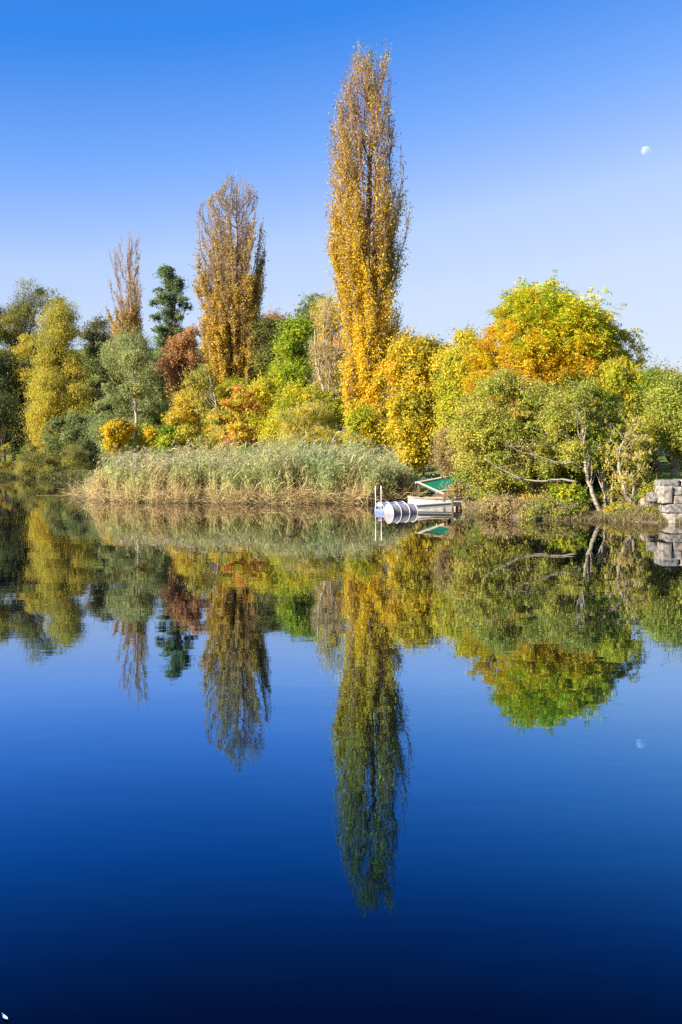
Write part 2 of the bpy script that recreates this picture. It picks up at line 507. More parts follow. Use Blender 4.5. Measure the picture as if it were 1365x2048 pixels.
def tree(name, label, cat, D, rows, cols, n_cl=40, n_leaf=12000, cl_r=1.0, size=.09, aspect=.6, depth=.9, flat=.8, surf=.6,
         hue=0.5, vg=0.0, cv=.17, lv=.10, mode='leaf', bark=None, stems=None, trunk_px=None, trunk_r=None, limbs=True, group=None,
         trans=.42, base_y=None, n_stem=1, twig_frac=0.0, holes=0.5, limb_r=1.0, base_px=None, layers=0, twig_mat=None, fill=.62, seed=0):
    reseed(label, seed)
    if 50 < D < 100 and cat == 'shrub' and not stems: rows = [(y, x0 - .08 * (x1 - x0), x1 + .08 * (x1 - x0)) for y, x0, x1 in rows]
    pr = Prof(rows, D)
    bark = bark or BARK_DARK
    bx = pr.cx(pr.z0) if trunk_px is None else at(trunk_px, 900, D)[0]
    base = np.array([bx, D, gz(bx, D) - .08])
    if stems:
        p0 = at(stems[0][0][0][0], stems[0][0][0][1], D)
        base = np.array([p0[0], D, p0[2]])
    root = empty(name, base, label, cat, group)
    H = pr.z1 - base[2]
    n_leaf = int(n_leaf * (LEAFMUL * (1.7 if D < 60 else 1.1) if mode != 'compound' else 1.0)); size = size * ((.64 if D < 60 else .80) if mode != 'compound' else 1)
    cc, cr, idx, P, d, sv, spr = crown_points(pr, n_cl, n_leaf, cl_r, depth, flat, surf, holes, layers=layers, fill=fill, rise={'droop': -.5, 'spray': .55}.get(mode, .2))
    # ---- wood
    mb, tb = MB(), MB()
    tr = trunk_r or max(.03, H * .013)
    if stems:
        paths = []
        for pts, r0, r1 in stems:
            Q = np.array([at(x, y, D) for x, y in pts])
            Q[:, 1] += np.linspace(0, R.uniform(-.4, .4), len(Q))
            tq = np.linspace(0, len(Q) - 1, len(Q) * 3)
            Q = np.stack([np.interp(tq, np.arange(len(Q)), Q[:, a]) for a in range(3)], 1)
            Q[1:-1] += R.normal(size=(len(Q) - 2, 3)) * r0 * .25
            if pts is stems[0][0]: Q[0, 2] = min(Q[0, 2], gz(Q[0, 0], Q[0, 1])) - .05
            mb.tube(Q, np.linspace(r0, r1, len(Q)), 7)
            paths.append((Q, np.linspace(r0, r1, len(Q))))
    else:
        paths = []
        for s in range(n_stem):
            b = base + (np.array([R.normal() * .25, R.normal() * .25, 0]) * (n_stem > 1))
            ztop = base[2] + H * (R.uniform(.72, .9) if n_stem == 1 else R.uniform(.5, .85))
            top = np.array([pr.cx(ztop) + (R.normal() * .4 * pr.hw(ztop) if n_stem > 1 else 0), D + (R.normal() * .4 * pr.hw(ztop) if n_stem > 1 else 0), ztop])
            Q = bend(b, top, 8, 0, .025)
            rq = np.linspace(tr, tr * .22, 8) / math.sqrt(n_stem)
            mb.tube(Q, rq, 7)
            paths.append((Q, rq))
    if limbs:
        for i in range(n_cl):
            c = cc[i]
            Q, rq = min(paths, key=lambda q_: np.min(np.linalg.norm(q_[0] - c + [0, 0, .25 * cl_r], axis=1)))
            zs = c[2] - R.uniform(.25, .8) * np.hypot(c[0] - np.interp(c[2], Q[:, 2], Q[:, 0]), c[1] - D) - .15 * H
            k = int(np.argmin(abs(Q[:, 2] - max(zs, Q[0, 2] + .12 * H))))
            L = np.linalg.norm(c - Q[k])
            r0 = min(rq[k] * .6, .012 + L * .012) * limb_r
            mb.tube(bend(Q[k], c, 5, .06, .05), np.linspace(r0, r0 * .25, 5), 5, False)
        ks = R.choice(len(spr[0]), min(len(spr[0]), int(len(spr[0]) * .5) + 4), replace=False)
        tb.twigs(spr[0][ks], spr[1][ks], .005 * limb_r, .002)
    if twig_frac:
        nt = int(n_leaf * twig_frac / LEAFMUL)
        a = P[R.integers(0, n_leaf, nt)]
        tb.twigs(a, a + unit(R.normal(size=(nt, 3)) * .5 + [0, 0, .8]) * R.uniform(.3, .9, (nt, 1)) * cl_r * .5, .008, .003)
    mb.build('trunk', bark, root, smooth=True)
    if tb.n: tb.build('twig_sprays', twig_mat or TWIG_BROWN, root)
    # ---- crown
    zr = (P[:, 2] - pr.z0) / (pr.z1 - pr.z0 + 1e-6)
    mix = hue + (R.normal(size=n_cl) * cv)[idx] + sv + R.normal(size=n_leaf) * lv + (zr - .5) * vg
    mat = leaf_mat(name + '_leaves', cols, trans)
    up = np.array([0, 0, 1.0])
    if mode == 'leaf':
        N = d * .7 + up * .5 + R.normal(size=(n_leaf, 3)) * .7
        leaves_mesh('crown', P, N, size, aspect, mat, mix, root)
    elif mode == 'spray':        # narrow leaves streaming along upswept shoots
        ax = d * .6 + up * .8 + R.normal(size=(n_leaf, 3)) * .35
        leaves_mesh('crown', P, d + R.normal(size=(n_leaf, 3)) * .6, size, aspect, mat, mix, root, ax)
    elif mode == 'droop':
        ax = d * .5 - up * .9 + R.normal(size=(n_leaf, 3)) * .35
        leaves_mesh('crown', P, d + R.normal(size=(n_leaf, 3)) * .6, size, aspect, mat, mix, root, ax)
    elif mode == 'compound':     # leaflets in pairs along a drooping stalk
        k = 7
        dirv = unit(d * [1, 1, .35] + R.normal(size=(n_leaf, 3)) * .45)
        s = np.linspace(.1, 1, k)
        L = size * 5.0
        stalk = P[:, None, :] + dirv[:, None, :] * (s[None, :, None] * L) - up * ((s ** 2)[None, :, None] * L * .45)
        side = unit(np.cross(dirv, up + R.normal(size=(n_leaf, 3)) * .3))
        sg = np.where(np.arange(k) % 2, 1.0, -1.0); sg[-1] = 0
        ax = side[:, None, :] * sg[None, :, None] * 1.1 + dirv[:, None, :] * .6 - up * .35
        cen = stalk + unit(ax) * size * .9
        nn = np.cross(dirv, side)[:, None, :] + R.normal(size=(n_leaf, k, 3)) * .35
        leaves_mesh('crown', cen.reshape(-1, 3), nn.reshape(-1, 3), size, aspect, mat, np.repeat(mix, k), root, ax.reshape(-1, 3))
    return root


# ------------------------------------------------------------------ poplars
def poplar(label, D, rows, trunk_px, cols, n_br, n_leaf, size, r0, dens, top_green=0.0, group='Lombardy poplars above the reed bed', seed=0):
    reseed(label, seed)
    pr = Prof(rows, D)
    tx = at(trunk_px[0], 900, D)[0]
    base = np.array([tx, D, gz(tx, D) - .1])
    root = empty('poplar_tree', base, label, 'tree', group)
    H = pr.z1 - base[2]
    tz = np.linspace(base[2], pr.z1 - .03 * H, 16)
    txp = np.interp(np.linspace(0, 1, 16), np.linspace(0, 1, len(trunk_px)), [at(p, 900, D)[0] for p in trunk_px])
    TP = np.stack([txp + R.normal(size=16) * .05, np.full(16, D) + R.normal(size=16) * .08, tz], 1)
    TP[0, 0] = tx
    mb = MB()
    mb.tube(TP, r0 * (1 - np.linspace(0, 1, 16) ** .8) + .02, 9)
    tq = lambda z: np.stack([np.interp(z, tz, TP[:, 0]), np.interp(z, tz, TP[:, 1]), z], -1)
    tw = MB()
    A_all, B_all, W_all, Z_all = [], [], [], []
    for i in range(n_br):
        low = i % 5 < 2
        zb = base[2] + H * ((.0 + .52 * R.uniform()) if low else (.05 + .83 * R.uniform() ** .85))
        L = H * R.uniform(.08, .2) if low else max(1.6, (pr.z1 - zb) * R.uniform(.22, .62))
        z1 = min(zb + L, pr.z1 - .02)
        ph = R.uniform(0, 2 * math.pi)
        u = 1.08 * R.uniform(.12, 1.0) ** .55
        t = np.linspace(0, 1, 7)
        zz = zb + (z1 - zb) * t
        ow = pr.hw(zz) * u
        ctr = tq(zz)
        shift = (pr.cx(zz) - ctr[:, 0]) * t ** .6
        P = ctr + np.stack([np.cos(ph) * ow + 0, np.sin(ph) * ow, np.zeros(7)], 1) * (t ** (.26 if low else .34))[:, None]
        P[:, 0] += shift
        P[1:] += R.normal(size=(6, 3)) * .08
        rb = min(.35 * r0, .012 + .0062 * (z1 - zb)) * R.uniform(.8, 1.3)
        mb.tube(P, np.linspace(rb, .008, 7), 5, False)
        nt = int((z1 - zb) * 7) + 4
        s = R.uniform(.12, 1.0, nt)
        S = np.stack([np.interp(s, t, P[:, a]) for a in range(3)], 1)
        outw = np.stack([np.cos(ph) + R.normal(size=nt) * .8, np.sin(ph) + R.normal(size=nt) * .8, np.zeros(nt)], 1)
        dr = unit(np.array([0, 0, 1.0]) + outw * R.uniform(.12, .38, (nt, 1)))
        E = S + dr * R.uniform(.35, 1.35, (nt, 1))
        # keep twigs near the outline
        lim = pr.hw(E[:, 2]) * 1.08 + .1
        off = np.stack([E[:, 0] - pr.cx(E[:, 2]), E[:, 1] - D], 1)
        rr = np.linalg.norm(off, axis=1)
        k = np.minimum(1, lim / (rr + 1e-6))
        E[:, 0] = pr.cx(E[:, 2]) + off[:, 0] * k
        E[:, 1] = D + off[:, 1] * k
        E[:, 2] = np.minimum(E[:, 2], pr.z1)
        A_all.append(S); B_all.append(E)
        W_all.append(np.full(nt, R.lognormal(0, 1.0)) * R.lognormal(0, .5, nt))
    A, B, W = np.vstack(A_all), np.vstack(B_all), np.concatenate(W_all)
    tw.twigs(A, B, .0085 if D < 80 else .012, .003 if D < 80 else .006)
    hz = (B[:, 2] - base[2]) / H
    W = W * np.interp(hz, [d[0] for d in dens], [d[1] for d in dens])
    idx = R.choice(len(A), n_leaf, p=W / W.sum())
    s = R.uniform(.1, 1.1, n_leaf)[:, None]
    P = A[idx] + (B[idx] - A[idx]) * s + R.normal(size=(n_leaf, 3)) * .10
    mb.build('trunk', BARK_POPLAR, root, smooth=True)
    tw.build('twig_sprays', TWIG_PURPLE, root)
    zr = (P[:, 2] - base[2]) / H
    mix = .60 + R.normal(size=len(A))[idx] * .12 + R.normal(size=n_leaf) * .12 - np.maximum(zr - .42, -.2) * .75
    if top_green:
        g = (zr > top_green) & (R.uniform(size=n_leaf) < .75)
        mix = np.where(g, .02 + R.uniform(size=n_leaf) * .06, np.maximum(mix, .2))
    leaves_mesh('crown', P, R.normal(size=(n_leaf, 3)) + [0, 0, .25], size, .8, leaf_mat('poplar_leaves', cols), mix, root)
    return root


POP = [(.26, .32, .05), (.42, .26, .06), (.62, .41, .03), (.80, .57, .02), (.84, .64, .04)]
POPM = [(.24, .30, .05), (.42, .27, .08), (.58, .38, .06), (.70, .48, .04), (.74, .54, .06)]

poplar('tallest golden poplar, towering column of yellow leaves behind the swimming raft', 50.5,
       [(78, 724, 764), (90, 720, 768), (110, 712, 772), (150, 694, 778), (200, 682, 780), (250, 668, 784), (300, 662, 796), (350, 655, 800), (400, 650, 812), (450, 652, 818),
        (500, 656, 816), (550, 660, 812), (600, 666, 804), (650, 672, 800), (700, 676, 790), (760, 684, 782), (820, 690, 776), (890, 696, 770)],
       [728, 732, 738, 742, 745, 742], POP, 240, 175000, .045, .42,
       [(0, 1.6), (.3, 1.7), (.48, 1.2), (.62, .6), (.78, .3), (.93, .2), (1, .9)], top_green=.955)
poplar('broad golden poplar of middle height with bare purplish twigs at its top', 85.5,
       [(338, 474, 488), (372, 448, 502), (410, 408, 520), (450, 398, 524), (500, 392, 526), (550, 390, 524), (600, 396, 520), (650, 398, 520), (700, 398, 525),
        (760, 410, 525), (820, 420, 520), (890, 440, 500)],
       [470, 470, 474, 478, 480, 482], POPM, 290, 150000, .066, .42,
       [(0, 1.8), (.35, 2.0), (.5, 1.3), (.62, .75), (.75, .34), (.87, .16), (1, .08)])
poplar('shortest poplar, almost bare with dark forked trunk and yellow tuft at its foot', 103.5,
       [(446, 256, 272), (474, 226, 280), (520, 217, 284), (560, 211, 285), (600, 213, 285), (640, 217, 283), (680, 228, 280), (740, 240, 280), (800, 245, 278)],
       [262, 263, 264, 266, 266, 266], POPM, 120, 38000, .072, .36,
       [(0, .6), (.38, 4.5), (.61, 4.5), (.68, .9), (.8, .4), (1, .2)])

# ------------------------------------------------------------------ palettes
YEL = [(.26, .25, .03), (.48, .41, .03), (.70, .53, .025), (.78, .52, .02), (.74, .42, .02)]
YGR = [(.13, .22, .02), (.28, .36, .02), (.48, .48, .025), (.66, .55, .03), (.72, .48, .03)]
GRN = [(.08, .14, .02), (.18, .27, .02), (.34, .43, .02), (.52, .54, .03), (.64, .50, .03)]
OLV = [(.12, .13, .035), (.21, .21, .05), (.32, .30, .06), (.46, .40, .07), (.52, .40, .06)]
WIL = [(.20, .22, .06), (.34, .33, .06), (.52, .46, .055), (.64, .53, .06), (.70, .52, .06)]
GRY = [(.13, .17, .06), (.22, .27, .09), (.31, .36, .12), (.40, .41, .14), (.48, .42, .10)]
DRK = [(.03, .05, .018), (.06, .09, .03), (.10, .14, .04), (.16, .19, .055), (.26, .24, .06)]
RUS = [(.24, .16, .06), (.38, .20, .08), (.50, .25, .10), (.58, .32, .10), (.62, .42, .09)]
ORG = [(.46, .46, .06), (.68, .52, .04), (.76, .46, .06), (.76, .35, .08), (.68, .24, .08)]
TAN = [(.26, .20, .07), (.40, .29, .11), (.50, .35, .14), (.54, .44, .14), (.42, .41, .10)]
CON = [(.06, .11, .055), (.10, .17, .075), (.16, .24, .09), (.25, .30, .10), (.33, .32, .10)]
WAL = [(.60, .33, .02), (.74, .47, .02), (.74, .60, .025), (.44, .52, .025), (.18, .34, .025)]

ALD = [(.17, .22, .03), (.33, .39, .045), (.50, .50, .07), (.66, .58, .09), (.62, .44, .09)]

GB = 'trees along the far shore'
GS = 'shrubs along the water'
# ------------------------------------------------------------------ far behind
tree('distant_tree', 'rusty orange tree far off on the skyline at the right edge', 'tree', 150, [(738, 1315, 1340), (752, 1302, 1352), (775, 1298, 1358), (800, 1300, 1360)], RUS,
     26, 5000, 1.2, .16, hue=.62, group=GB)
tree('distant_tree', 'orange crown peeping over the dark tree right of the middle poplar', 'tree', 118, [(626, 525, 555), (645, 515, 575), (680, 512, 580), (740, 520, 575)], RUS,
     26, 7000, 1.3, .14, hue=.7, group=GB)
tree('pine_tree', 'dark open topped pine just left of the tallest poplar', 'tree', 120, [(587, 632, 655), (600, 622, 664), (625, 622, 662), (660, 632, 656), (700, 635, 655)], CON,
     16, 4500, .9, .14, hue=.4, flat=.5, group=GB, holes=.7)
tree('distant_tree', 'airy grey green tree on the skyline between the two tall poplars', 'tree', 106, [(598, 600, 620), (618, 590, 640), (645, 585, 650), (690, 588, 650), (760, 590, 650)], GRY,
     26, 7000, 1.1, .11, hue=.3, group=GB, twig_frac=.08, bark=BARK_PALE)
tree('distant_tree', 'orange yellow tree half hidden behind the tallest poplar', 'tree', 80, [(612, 640, 670), (640, 626, 685), (690, 622, 700), (740, 630, 700), (790, 640, 700)], ORG,
     36, 13000, 1.0, .10, hue=.28, group=GB)
tree('distant_tree', 'thin brown tree at the right foot of the tallest poplar', 'tree', 70, [(640, 800, 830), (665, 780, 836), (700, 775, 840), (760, 775, 850), (820, 790, 850)], TAN,
     34, 8000, 1.0, .10, hue=.3, group=GB, twig_frac=.12, bark=TWIG_PURPLE)
tree('distant_tree', 'dark green crown in the dip between golden tree and walnut', 'tree', 96, [(680, 840, 880), (700, 822, 905), (740, 815, 920), (800, 815, 920)], OLV,
     30, 9000, 1.2, .11, hue=.15, group=GB)
tree('distant_tree', 'brownish purple treetop between the yellow willow and shortest poplar', 'tree', 118, [(636, 185, 215), (655, 168, 236), (690, 160, 240), (740, 160, 245), (800, 165, 245)], OLV,
     34, 10000, 1.3, .12, hue=.2, group=GB, twig_frac=.12, bark=TWIG_PURPLE)
# ------------------------------------------------------------------ left group
tree('willow_tree', 'tall grey olive tree with ragged top at the far left skyline', 'tree', 110,
     [(558, 52, 85), (575, 30, 120), (600, 5, 150), (630, -30, 162), (680, -60, 158), (740, -60, 145), (800, -60, 125), (880, -60, 110)], OLV, 100, 56000, 1.25, .10, .45, hue=.3, vg=.15, group=GB, mode='spray')
tree('willow_tree', 'pale olive crown cut by the left edge of the photo', 'tree', 106, [(592, -50, 20), (630, -80, 40), (690, -90, 45), (750, -90, 25), (840, -80, 10)], WIL, 45, 22000, 1.15, .09, .45, hue=.25, group=GB, mode='spray')
tree('willow_tree', 'yellow willow of rounded upswept lobes near the left edge', 'tree', 99,
     [(614, 112, 150), (640, 82, 152), (685, 72, 150), (730, 72, 168), (780, 60, 184), (830, 58, 186), (865, 66, 150), (900, 74, 105)], WIL, 90, 56000, 1.3, .10, .35, holes=.25, hue=.62, vg=-.1, cv=.11, group=GB, mode='spray', fill=.95)
tree('small_tree', 'small bright yellow crown left of the tall yellow willow', 'tree', 103, [(676, 34, 72), (700, 26, 84), (728, 30, 84), (780, 40, 75)], WIL, 14, 6500, .8, .09, .4, hue=.7, group=GB, mode='spray')
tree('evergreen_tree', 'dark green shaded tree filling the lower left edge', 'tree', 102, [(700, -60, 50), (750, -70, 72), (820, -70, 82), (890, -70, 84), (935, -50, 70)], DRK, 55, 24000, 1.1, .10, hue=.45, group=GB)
tree('willow_tree', 'rounded grey green willow in front of the shortest poplar', 'tree', 82,
     [(678, 222, 285), (705, 205, 312), (750, 192, 332), (800, 188, 342), (850, 190, 342), (905, 200, 335)], GRY, 56, 52000, 1.0, .085, .38, hue=.5, vg=.05, cv=.16, group=GB, mode='spray')
tree('green_tree', 'dark green tree between the grey willow and the rust red tree', 'tree', 86, [(716, 318, 350), (750, 300, 372), (810, 295, 378), (870, 300, 378), (910, 310, 370)], OLV, 34, 16000, 1.0, .09, hue=.18, group=GB)
tree('birch_tree', 'slim tree with white trunk standing left behind the reed bed', 'tree', 70, [(690, 240, 285), (720, 232, 296), (770, 236, 302), (800, 245, 295)], GRY, 20, 7000, .7, .075, .5, hue=.62, group=GB,
     stems=[([(277, 912), (274, 870), (270, 820), (268, 780), (264, 730)], .13, .05)], bark=BARK_BIRCH, mode='spray')
tree('shrub', 'orange and yellow shrub on the shore at the left edge', 'shrub', 93, [(872, -40, 10), (900, -60, 24), (930, -60, 30), (952, -50, 32)], ORG, 20, 7000, .6, .07, hue=.18, group=GS, n_stem=4)
tree('shrub', 'low olive scrub overhanging dark water at the left shore', 'shrub', 89, [(896, 50, 150), (915, 20, 190), (940, 10, 200), (957, 5, 195)], OLV, 70, 30000, .65, .06, .4, hue=.42, group=GS, n_stem=6, mode='spray')
tree('shrub', 'dull green bush below the yellow willow', 'shrub', 94, [(835, 120, 180), (860, 95, 205), (900, 90, 215), (930, 100, 205)], GRY, 38, 17000, .8, .08, hue=.22, group=GS, n_stem=4)
tree('shrub', 'glowing yellow shrub left of the white trunk', 'shrub', 69, [(845, 222, 252), (865, 205, 264), (890, 203, 266), (915, 210, 262)], YEL, 20, 7500, .55, .07, hue=.55, group=GS, n_stem=4)
tree('shrub', 'yellow green shrub right of the white trunk', 'shrub', 69.5, [(845, 288, 312), (865, 282, 318), (890, 280, 320), (915, 284, 318)], YGR, 16, 5500, .5, .07, hue=.55, group=GS, n_stem=4)
# pine with layered boughs
tree('conifer_tree', 'dark blue green conifer with layered boughs against the sky', 'tree', 97.5,
     [(538, 326, 342), (560, 318, 366), (590, 308, 374), (612, 303, 388), (640, 300, 390), (662, 303, 380), (690, 302, 380), (712, 306, 362), (760, 330, 360)], CON, 150, 36000, .60, .085, .6,
     hue=.5, flat=.55, layers=8, group=GB, surf=.7, trunk_px=347, cv=.1, holes=.8)
# ------------------------------------------------------------------ centre
tree('maple_tree', 'rust red tree leaning out left of the middle poplar', 'tree', 72, [(648, 372, 400), (672, 350, 404), (708, 322, 406), (745, 322, 404), (775, 348, 405), (830, 335, 410)], RUS, 40, 17000, .7, .08,
     hue=.55, vg=-.1, group=GB, bark=BARK_PALE, twig_frac=.04)
tree('shrub', 'orange brown shrub behind the left part of the reeds', 'shrub', 66, [(795, 350, 400), (825, 333, 432), (865, 330, 440), (910, 340, 440)], ORG, 46, 24000, .65, .07, hue=.2, cv=.2, group=GS, n_stem=5, twig_frac=.03, bark=BARK_PALE)
tree('shrub', 'green bush low behind the reeds left of the orange shrub', 'shrub', 65, [(855, 325, 350), (875, 310, 365), (912, 305, 372)], GRN, 18, 6500, .55, .07, hue=.3, group=GS, n_stem=4)
tree('small_tree', 'olive yellow young tree against the left side of the middle poplar', 'tree', 64, [(745, 382, 410), (770, 378, 412), (800, 382, 420), (830, 395, 430), (880, 405, 440)], WIL, 20, 3600, .75, .07, .5, hue=.55, group=GB,
     stems=[([(457, 915), (448, 880), (440, 840), (432, 800), (420, 750)], .07, .03)], bark=BARK_BIRCH, mode='spray', twig_frac=.1)
tree('birch_tree', 'straight white trunk rising behind the orange red maple', 'tree', 66, [(770, 445, 480), (800, 440, 488), (830, 445, 485), (860, 450, 482)], YGR, 14, 3500, .7, .075, hue=.6, group=GB,
     stems=[([(465, 915), (464, 870), (462, 825), (463, 800)], .13, .05)], bark=BARK_BIRCH)
tree('birch_tree', 'stout pale trunk half hidden in leaves right of the white trunk', 'tree', 68, [(780, 475, 510), (805, 470, 515), (840, 475, 512)], YEL, 12, 3500, .6, .075, hue=.5, group=GB,
     stems=[([(488, 912), (488, 880), (487, 845), (487, 810)], .16, .07)], bark=BARK_BIRCH)
tree('maple_tree', 'flame orange small maple at the foot of the middle poplar', 'tree', 60, [(775, 468, 505), (795, 445, 515), (815, 425, 520), (845, 412, 524), (880, 422, 515), (910, 432, 505)], ORG, 60, 12000, .5, .075,
     hue=.42, cv=.26, group=GB, flat=.6, n_stem=2, holes=.8)
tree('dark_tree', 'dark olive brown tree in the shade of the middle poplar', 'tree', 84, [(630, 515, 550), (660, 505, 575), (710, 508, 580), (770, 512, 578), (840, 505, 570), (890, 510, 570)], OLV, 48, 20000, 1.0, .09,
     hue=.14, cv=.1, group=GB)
tree('green_tree', 'bright lime green tree between the two tall poplars', 'tree', 74, [(640, 575, 615), (670, 552, 632), (710, 545, 640), (750, 545, 645), (790, 548, 645), (820, 555, 640)], GRN, 48, 26000, .85, .085,
     hue=.56, vg=-.35, group=GB)
tree('shrub', 'yellow green bush in front of the dark tree', 'shrub', 62, [(765, 515, 545), (795, 500, 570), (840, 498, 600), (890, 500, 610)], YGR, 46, 22000, .75, .085, hue=.58, group=GS, n_stem=5)
tree('shrub', 'yellow green bush below the lime green tree', 'shrub', 57, [(775, 575, 640), (805, 560, 668), (840, 545, 690), (895, 540, 700)], YGR, 56, 25000, .7, .08, hue=.6, group=GS, n_stem=6, cv=.18)
tree('shrub', 'straw coloured twiggy bush at the foot of the bare tree', 'shrub', 54, [(820, 580, 640), (845, 555, 672), (890, 550, 690)], YGR, 40, 9000, .55, .06, .4, hue=.66, group=GS, n_stem=6, twig_frac=.2, bark=TWIG_BEIGE, twig_mat=TWIG_BEIGE, mode='spray')
tree('bare_tree', 'nearly leafless pale tree with forked trunk left of the tallest poplar', 'tree', 58,
     [(600, 655, 678), (640, 634, 690), (690, 618, 702), (740, 612, 700), (790, 625, 690)], TAN, 44, 2400, .8, .055, .6, hue=.7, twig_mat=TWIG_BEIGE, group=GB,
     stems=[([(664, 880), (661, 850), (655, 805), (643, 765), (632, 715), (630, 660)], .15, .035), ([(656, 810), (659, 770), (662, 710), (668, 640)], .09, .025),
            ([(646, 772), (650, 720), (647, 650), (655, 610)], .06, .02), ([(659, 770), (672, 720), (684, 660)], .05, .02)],
     bark=BARK_PALE, twig_frac=.7, limb_r=1.0)
tree('ivy_tree', 'narrow trunk smothered in dark green ivy beside the bare tree', 'tree', 59, [(745, 682, 694), (780, 674, 702), (830, 674, 708), (880, 678, 716), (905, 680, 714)], GRN, 30, 9500, .42, .075, hue=.18, cv=.1, group=GB, trunk_px=692)
tree('hazel_tree', 'glowing golden yellow tree behind the right end of the reeds', 'tree', 47.2,
     [(690, 805, 838), (712, 788, 866), (742, 774, 880), (790, 768, 886), (840, 770, 888), (880, 782, 882), (925, 805, 868)], YEL, 80, 36000, .7, .085, .7, hue=.52, vg=.0, cv=.2, group=GB, n_stem=3)
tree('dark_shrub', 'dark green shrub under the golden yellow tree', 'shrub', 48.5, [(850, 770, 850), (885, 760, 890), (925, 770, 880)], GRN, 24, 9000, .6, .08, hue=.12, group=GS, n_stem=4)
tree('young_tree', 'yellow green tree between golden tree and walnut', 'tree', 45,
     [(662, 912, 935), (690, 890, 960), (730, 872, 975), (780, 868, 980), (830, 868, 965), (890, 870, 950)], YGR, 56, 27000, .7, .075, .6, hue=.62, group=GB, n_stem=2, mode='spray')
tree('shrub', 'yellow green thicket hiding the foot of the tallest poplar', 'shrub', 48.6, [(825, 700, 752), (850, 686, 766), (895, 684, 772)], YGR, 28, 6500, .45, .07, .65, hue=.62, cv=.2, group=GS, n_stem=5)
# ------------------------------------------------------------------ right group
tree('walnut_tree', 'large round walnut tree, green on top and orange yellow below', 'tree', 34.2,
     [(590, 1045, 1112), (604, 1010, 1140), (618, 978, 1168), (640, 958, 1218), (680, 942, 1282), (715, 932, 1292), (750, 925, 1275), (800, 930, 1225), (840, 950, 1190)], WAL, 140, 27000, .58, .050, .40,
     fill=.85, hue=.38, vg=.50, cv=.15, lv=.16, mode='compound', group=GB, depth=.8, trunk_px=1075, trunk_r=.16)
tree('hornbeam_tree', 'bright yellow green tree with upright leafy shoots under the walnut crown', 'tree', 31.6,
     [(722, 1215, 1262), (745, 1190, 1286), (790, 1178, 1292), (840, 1185, 1286), (890, 1200, 1275), (930, 1215, 1265)], YGR, 70, 15000, .30, .045, .55, hue=.5, vg=.3, cv=.1, group=GB, mode='spray', flat=1.5, n_stem=3)
tree('green_tree', 'dense mid green tree in front of the walnut trunk', 'tree', 33.5,
     [(725, 1080, 1180), (750, 1045, 1200), (790, 1030, 1215), (860, 1030, 1220), (920, 1050, 1225), (970, 1080, 1225)], GRN, 120, 46000, .46, .05, .65, hue=.45, vg=.2, cv=.2, group=GB, n_stem=3)
tree('alder_tree', 'broad olive green alder bush leaning over the water', 'shrub', 31.0,
     [(748, 975, 1060), (775, 945, 1100), (805, 915, 1130), (850, 895, 1150), (900, 890, 1135), (950, 905, 1130), (990, 940, 1140), (1036, 962, 1165)], ALD, 190, 60000, .36, .04, .62, depth=.5, hue=.48, cv=.25, group=GS, n_stem=6, bark=BARK_PALE, twig_frac=.03)
tree('shrub', 'tan brown dry shrub right beside the green canopy', 'shrub', 32.5, [(862, 895, 925), (890, 874, 940), (930, 872, 948), (955, 886, 946), (985, 910, 945)], TAN, 42, 15000, .33, .036, .6, hue=.42, group=GS, n_stem=5, twig_frac=.05, bark=TWIG_BEIGE)
tree('green_tree', 'leafy tree with pale trunk on the grass bank at the right edge', 'tree', 30.4,
     [(762, 1340, 1425), (790, 1303, 1440), (830, 1296, 1450), (870, 1304, 1450), (900, 1322, 1440), (912, 1345, 1420)], ALD, 90, 34000, .5, .048, .6, hue=.36, cv=.18, group=GB, stems=[([(1351, 955), (1351, 935), (1350, 905), (1352, 850), (1356, 790)], .15, .05)], bark=BARK_PALE)
tree('dark_tree', 'dark green tree behind the hornbeam near the teal van', 'tree', 40, [(755, 1285, 1325), (785, 1270, 1345), (840, 1262, 1345), (872, 1265, 1320)], GRN, 50, 18000, .6, .065, hue=.36, group=GB)
tree('shrub', 'bright green broad leaved bush at the foot of the leaning alders', 'shrub', 28.9, [(966, 1120, 1155), (985, 1100, 1172), (1008, 1098, 1174), (1030, 1110, 1160)], GRN, 26, 4600, .22, .042, .75, hue=.48, group=GS, n_stem=4)
tree('shrub', 'low grey green bush touching the water below the alder', 'shrub', 28.7, [(1000, 1085, 1125), (1015, 1070, 1140), (1036, 1066, 1145)], GRY, 20, 4500, .18, .03, hue=.2, group=GS, n_stem=4)
tree('shrub', 'small yellow leaved sprig at the waterline beside the stone wall', 'shrub', 26.9, [(1022, 1296, 1318), (1034, 1290, 1326), (1046, 1292, 1324)], YGR, 10, 700, .12, .035, .6, hue=.35, group=GS, n_stem=4)
tree('shrub', 'green and yellow bush on the slope left of the stone wall', 'shrub', 29.5, [(945, 1225, 1290), (970, 1215, 1310), (1000, 1225, 1305), (1020, 1235, 1290)], YGR, 34, 6500, .25, .036, .65, hue=.4, group=GS, n_stem=5, holes=.8)
tree('shrub', 'dry brownish twiggy scrub at the waterline under the arching branches', 'shrub', 29.4, [(1000, 985, 1050), (1015, 965, 1080), (1036, 962, 1090)], TAN, 40, 6500, .22, .034, .6, hue=.3, cv=.25, group=GS, n_stem=6, twig_frac=.25, twig_mat=TWIG_BEIGE)
tree('shrub', 'ragged olive scrub between the two leaning alder bases', 'shrub', 29.6, [(992, 1170, 1260), (1012, 1160, 1275), (1038, 1165, 1270)], OLV, 40, 4200, .2, .034, .6, hue=.5, cv=.25, group=GS, n_stem=6, twig_frac=.3, twig_mat=TWIG_BEIGE, holes=.9)
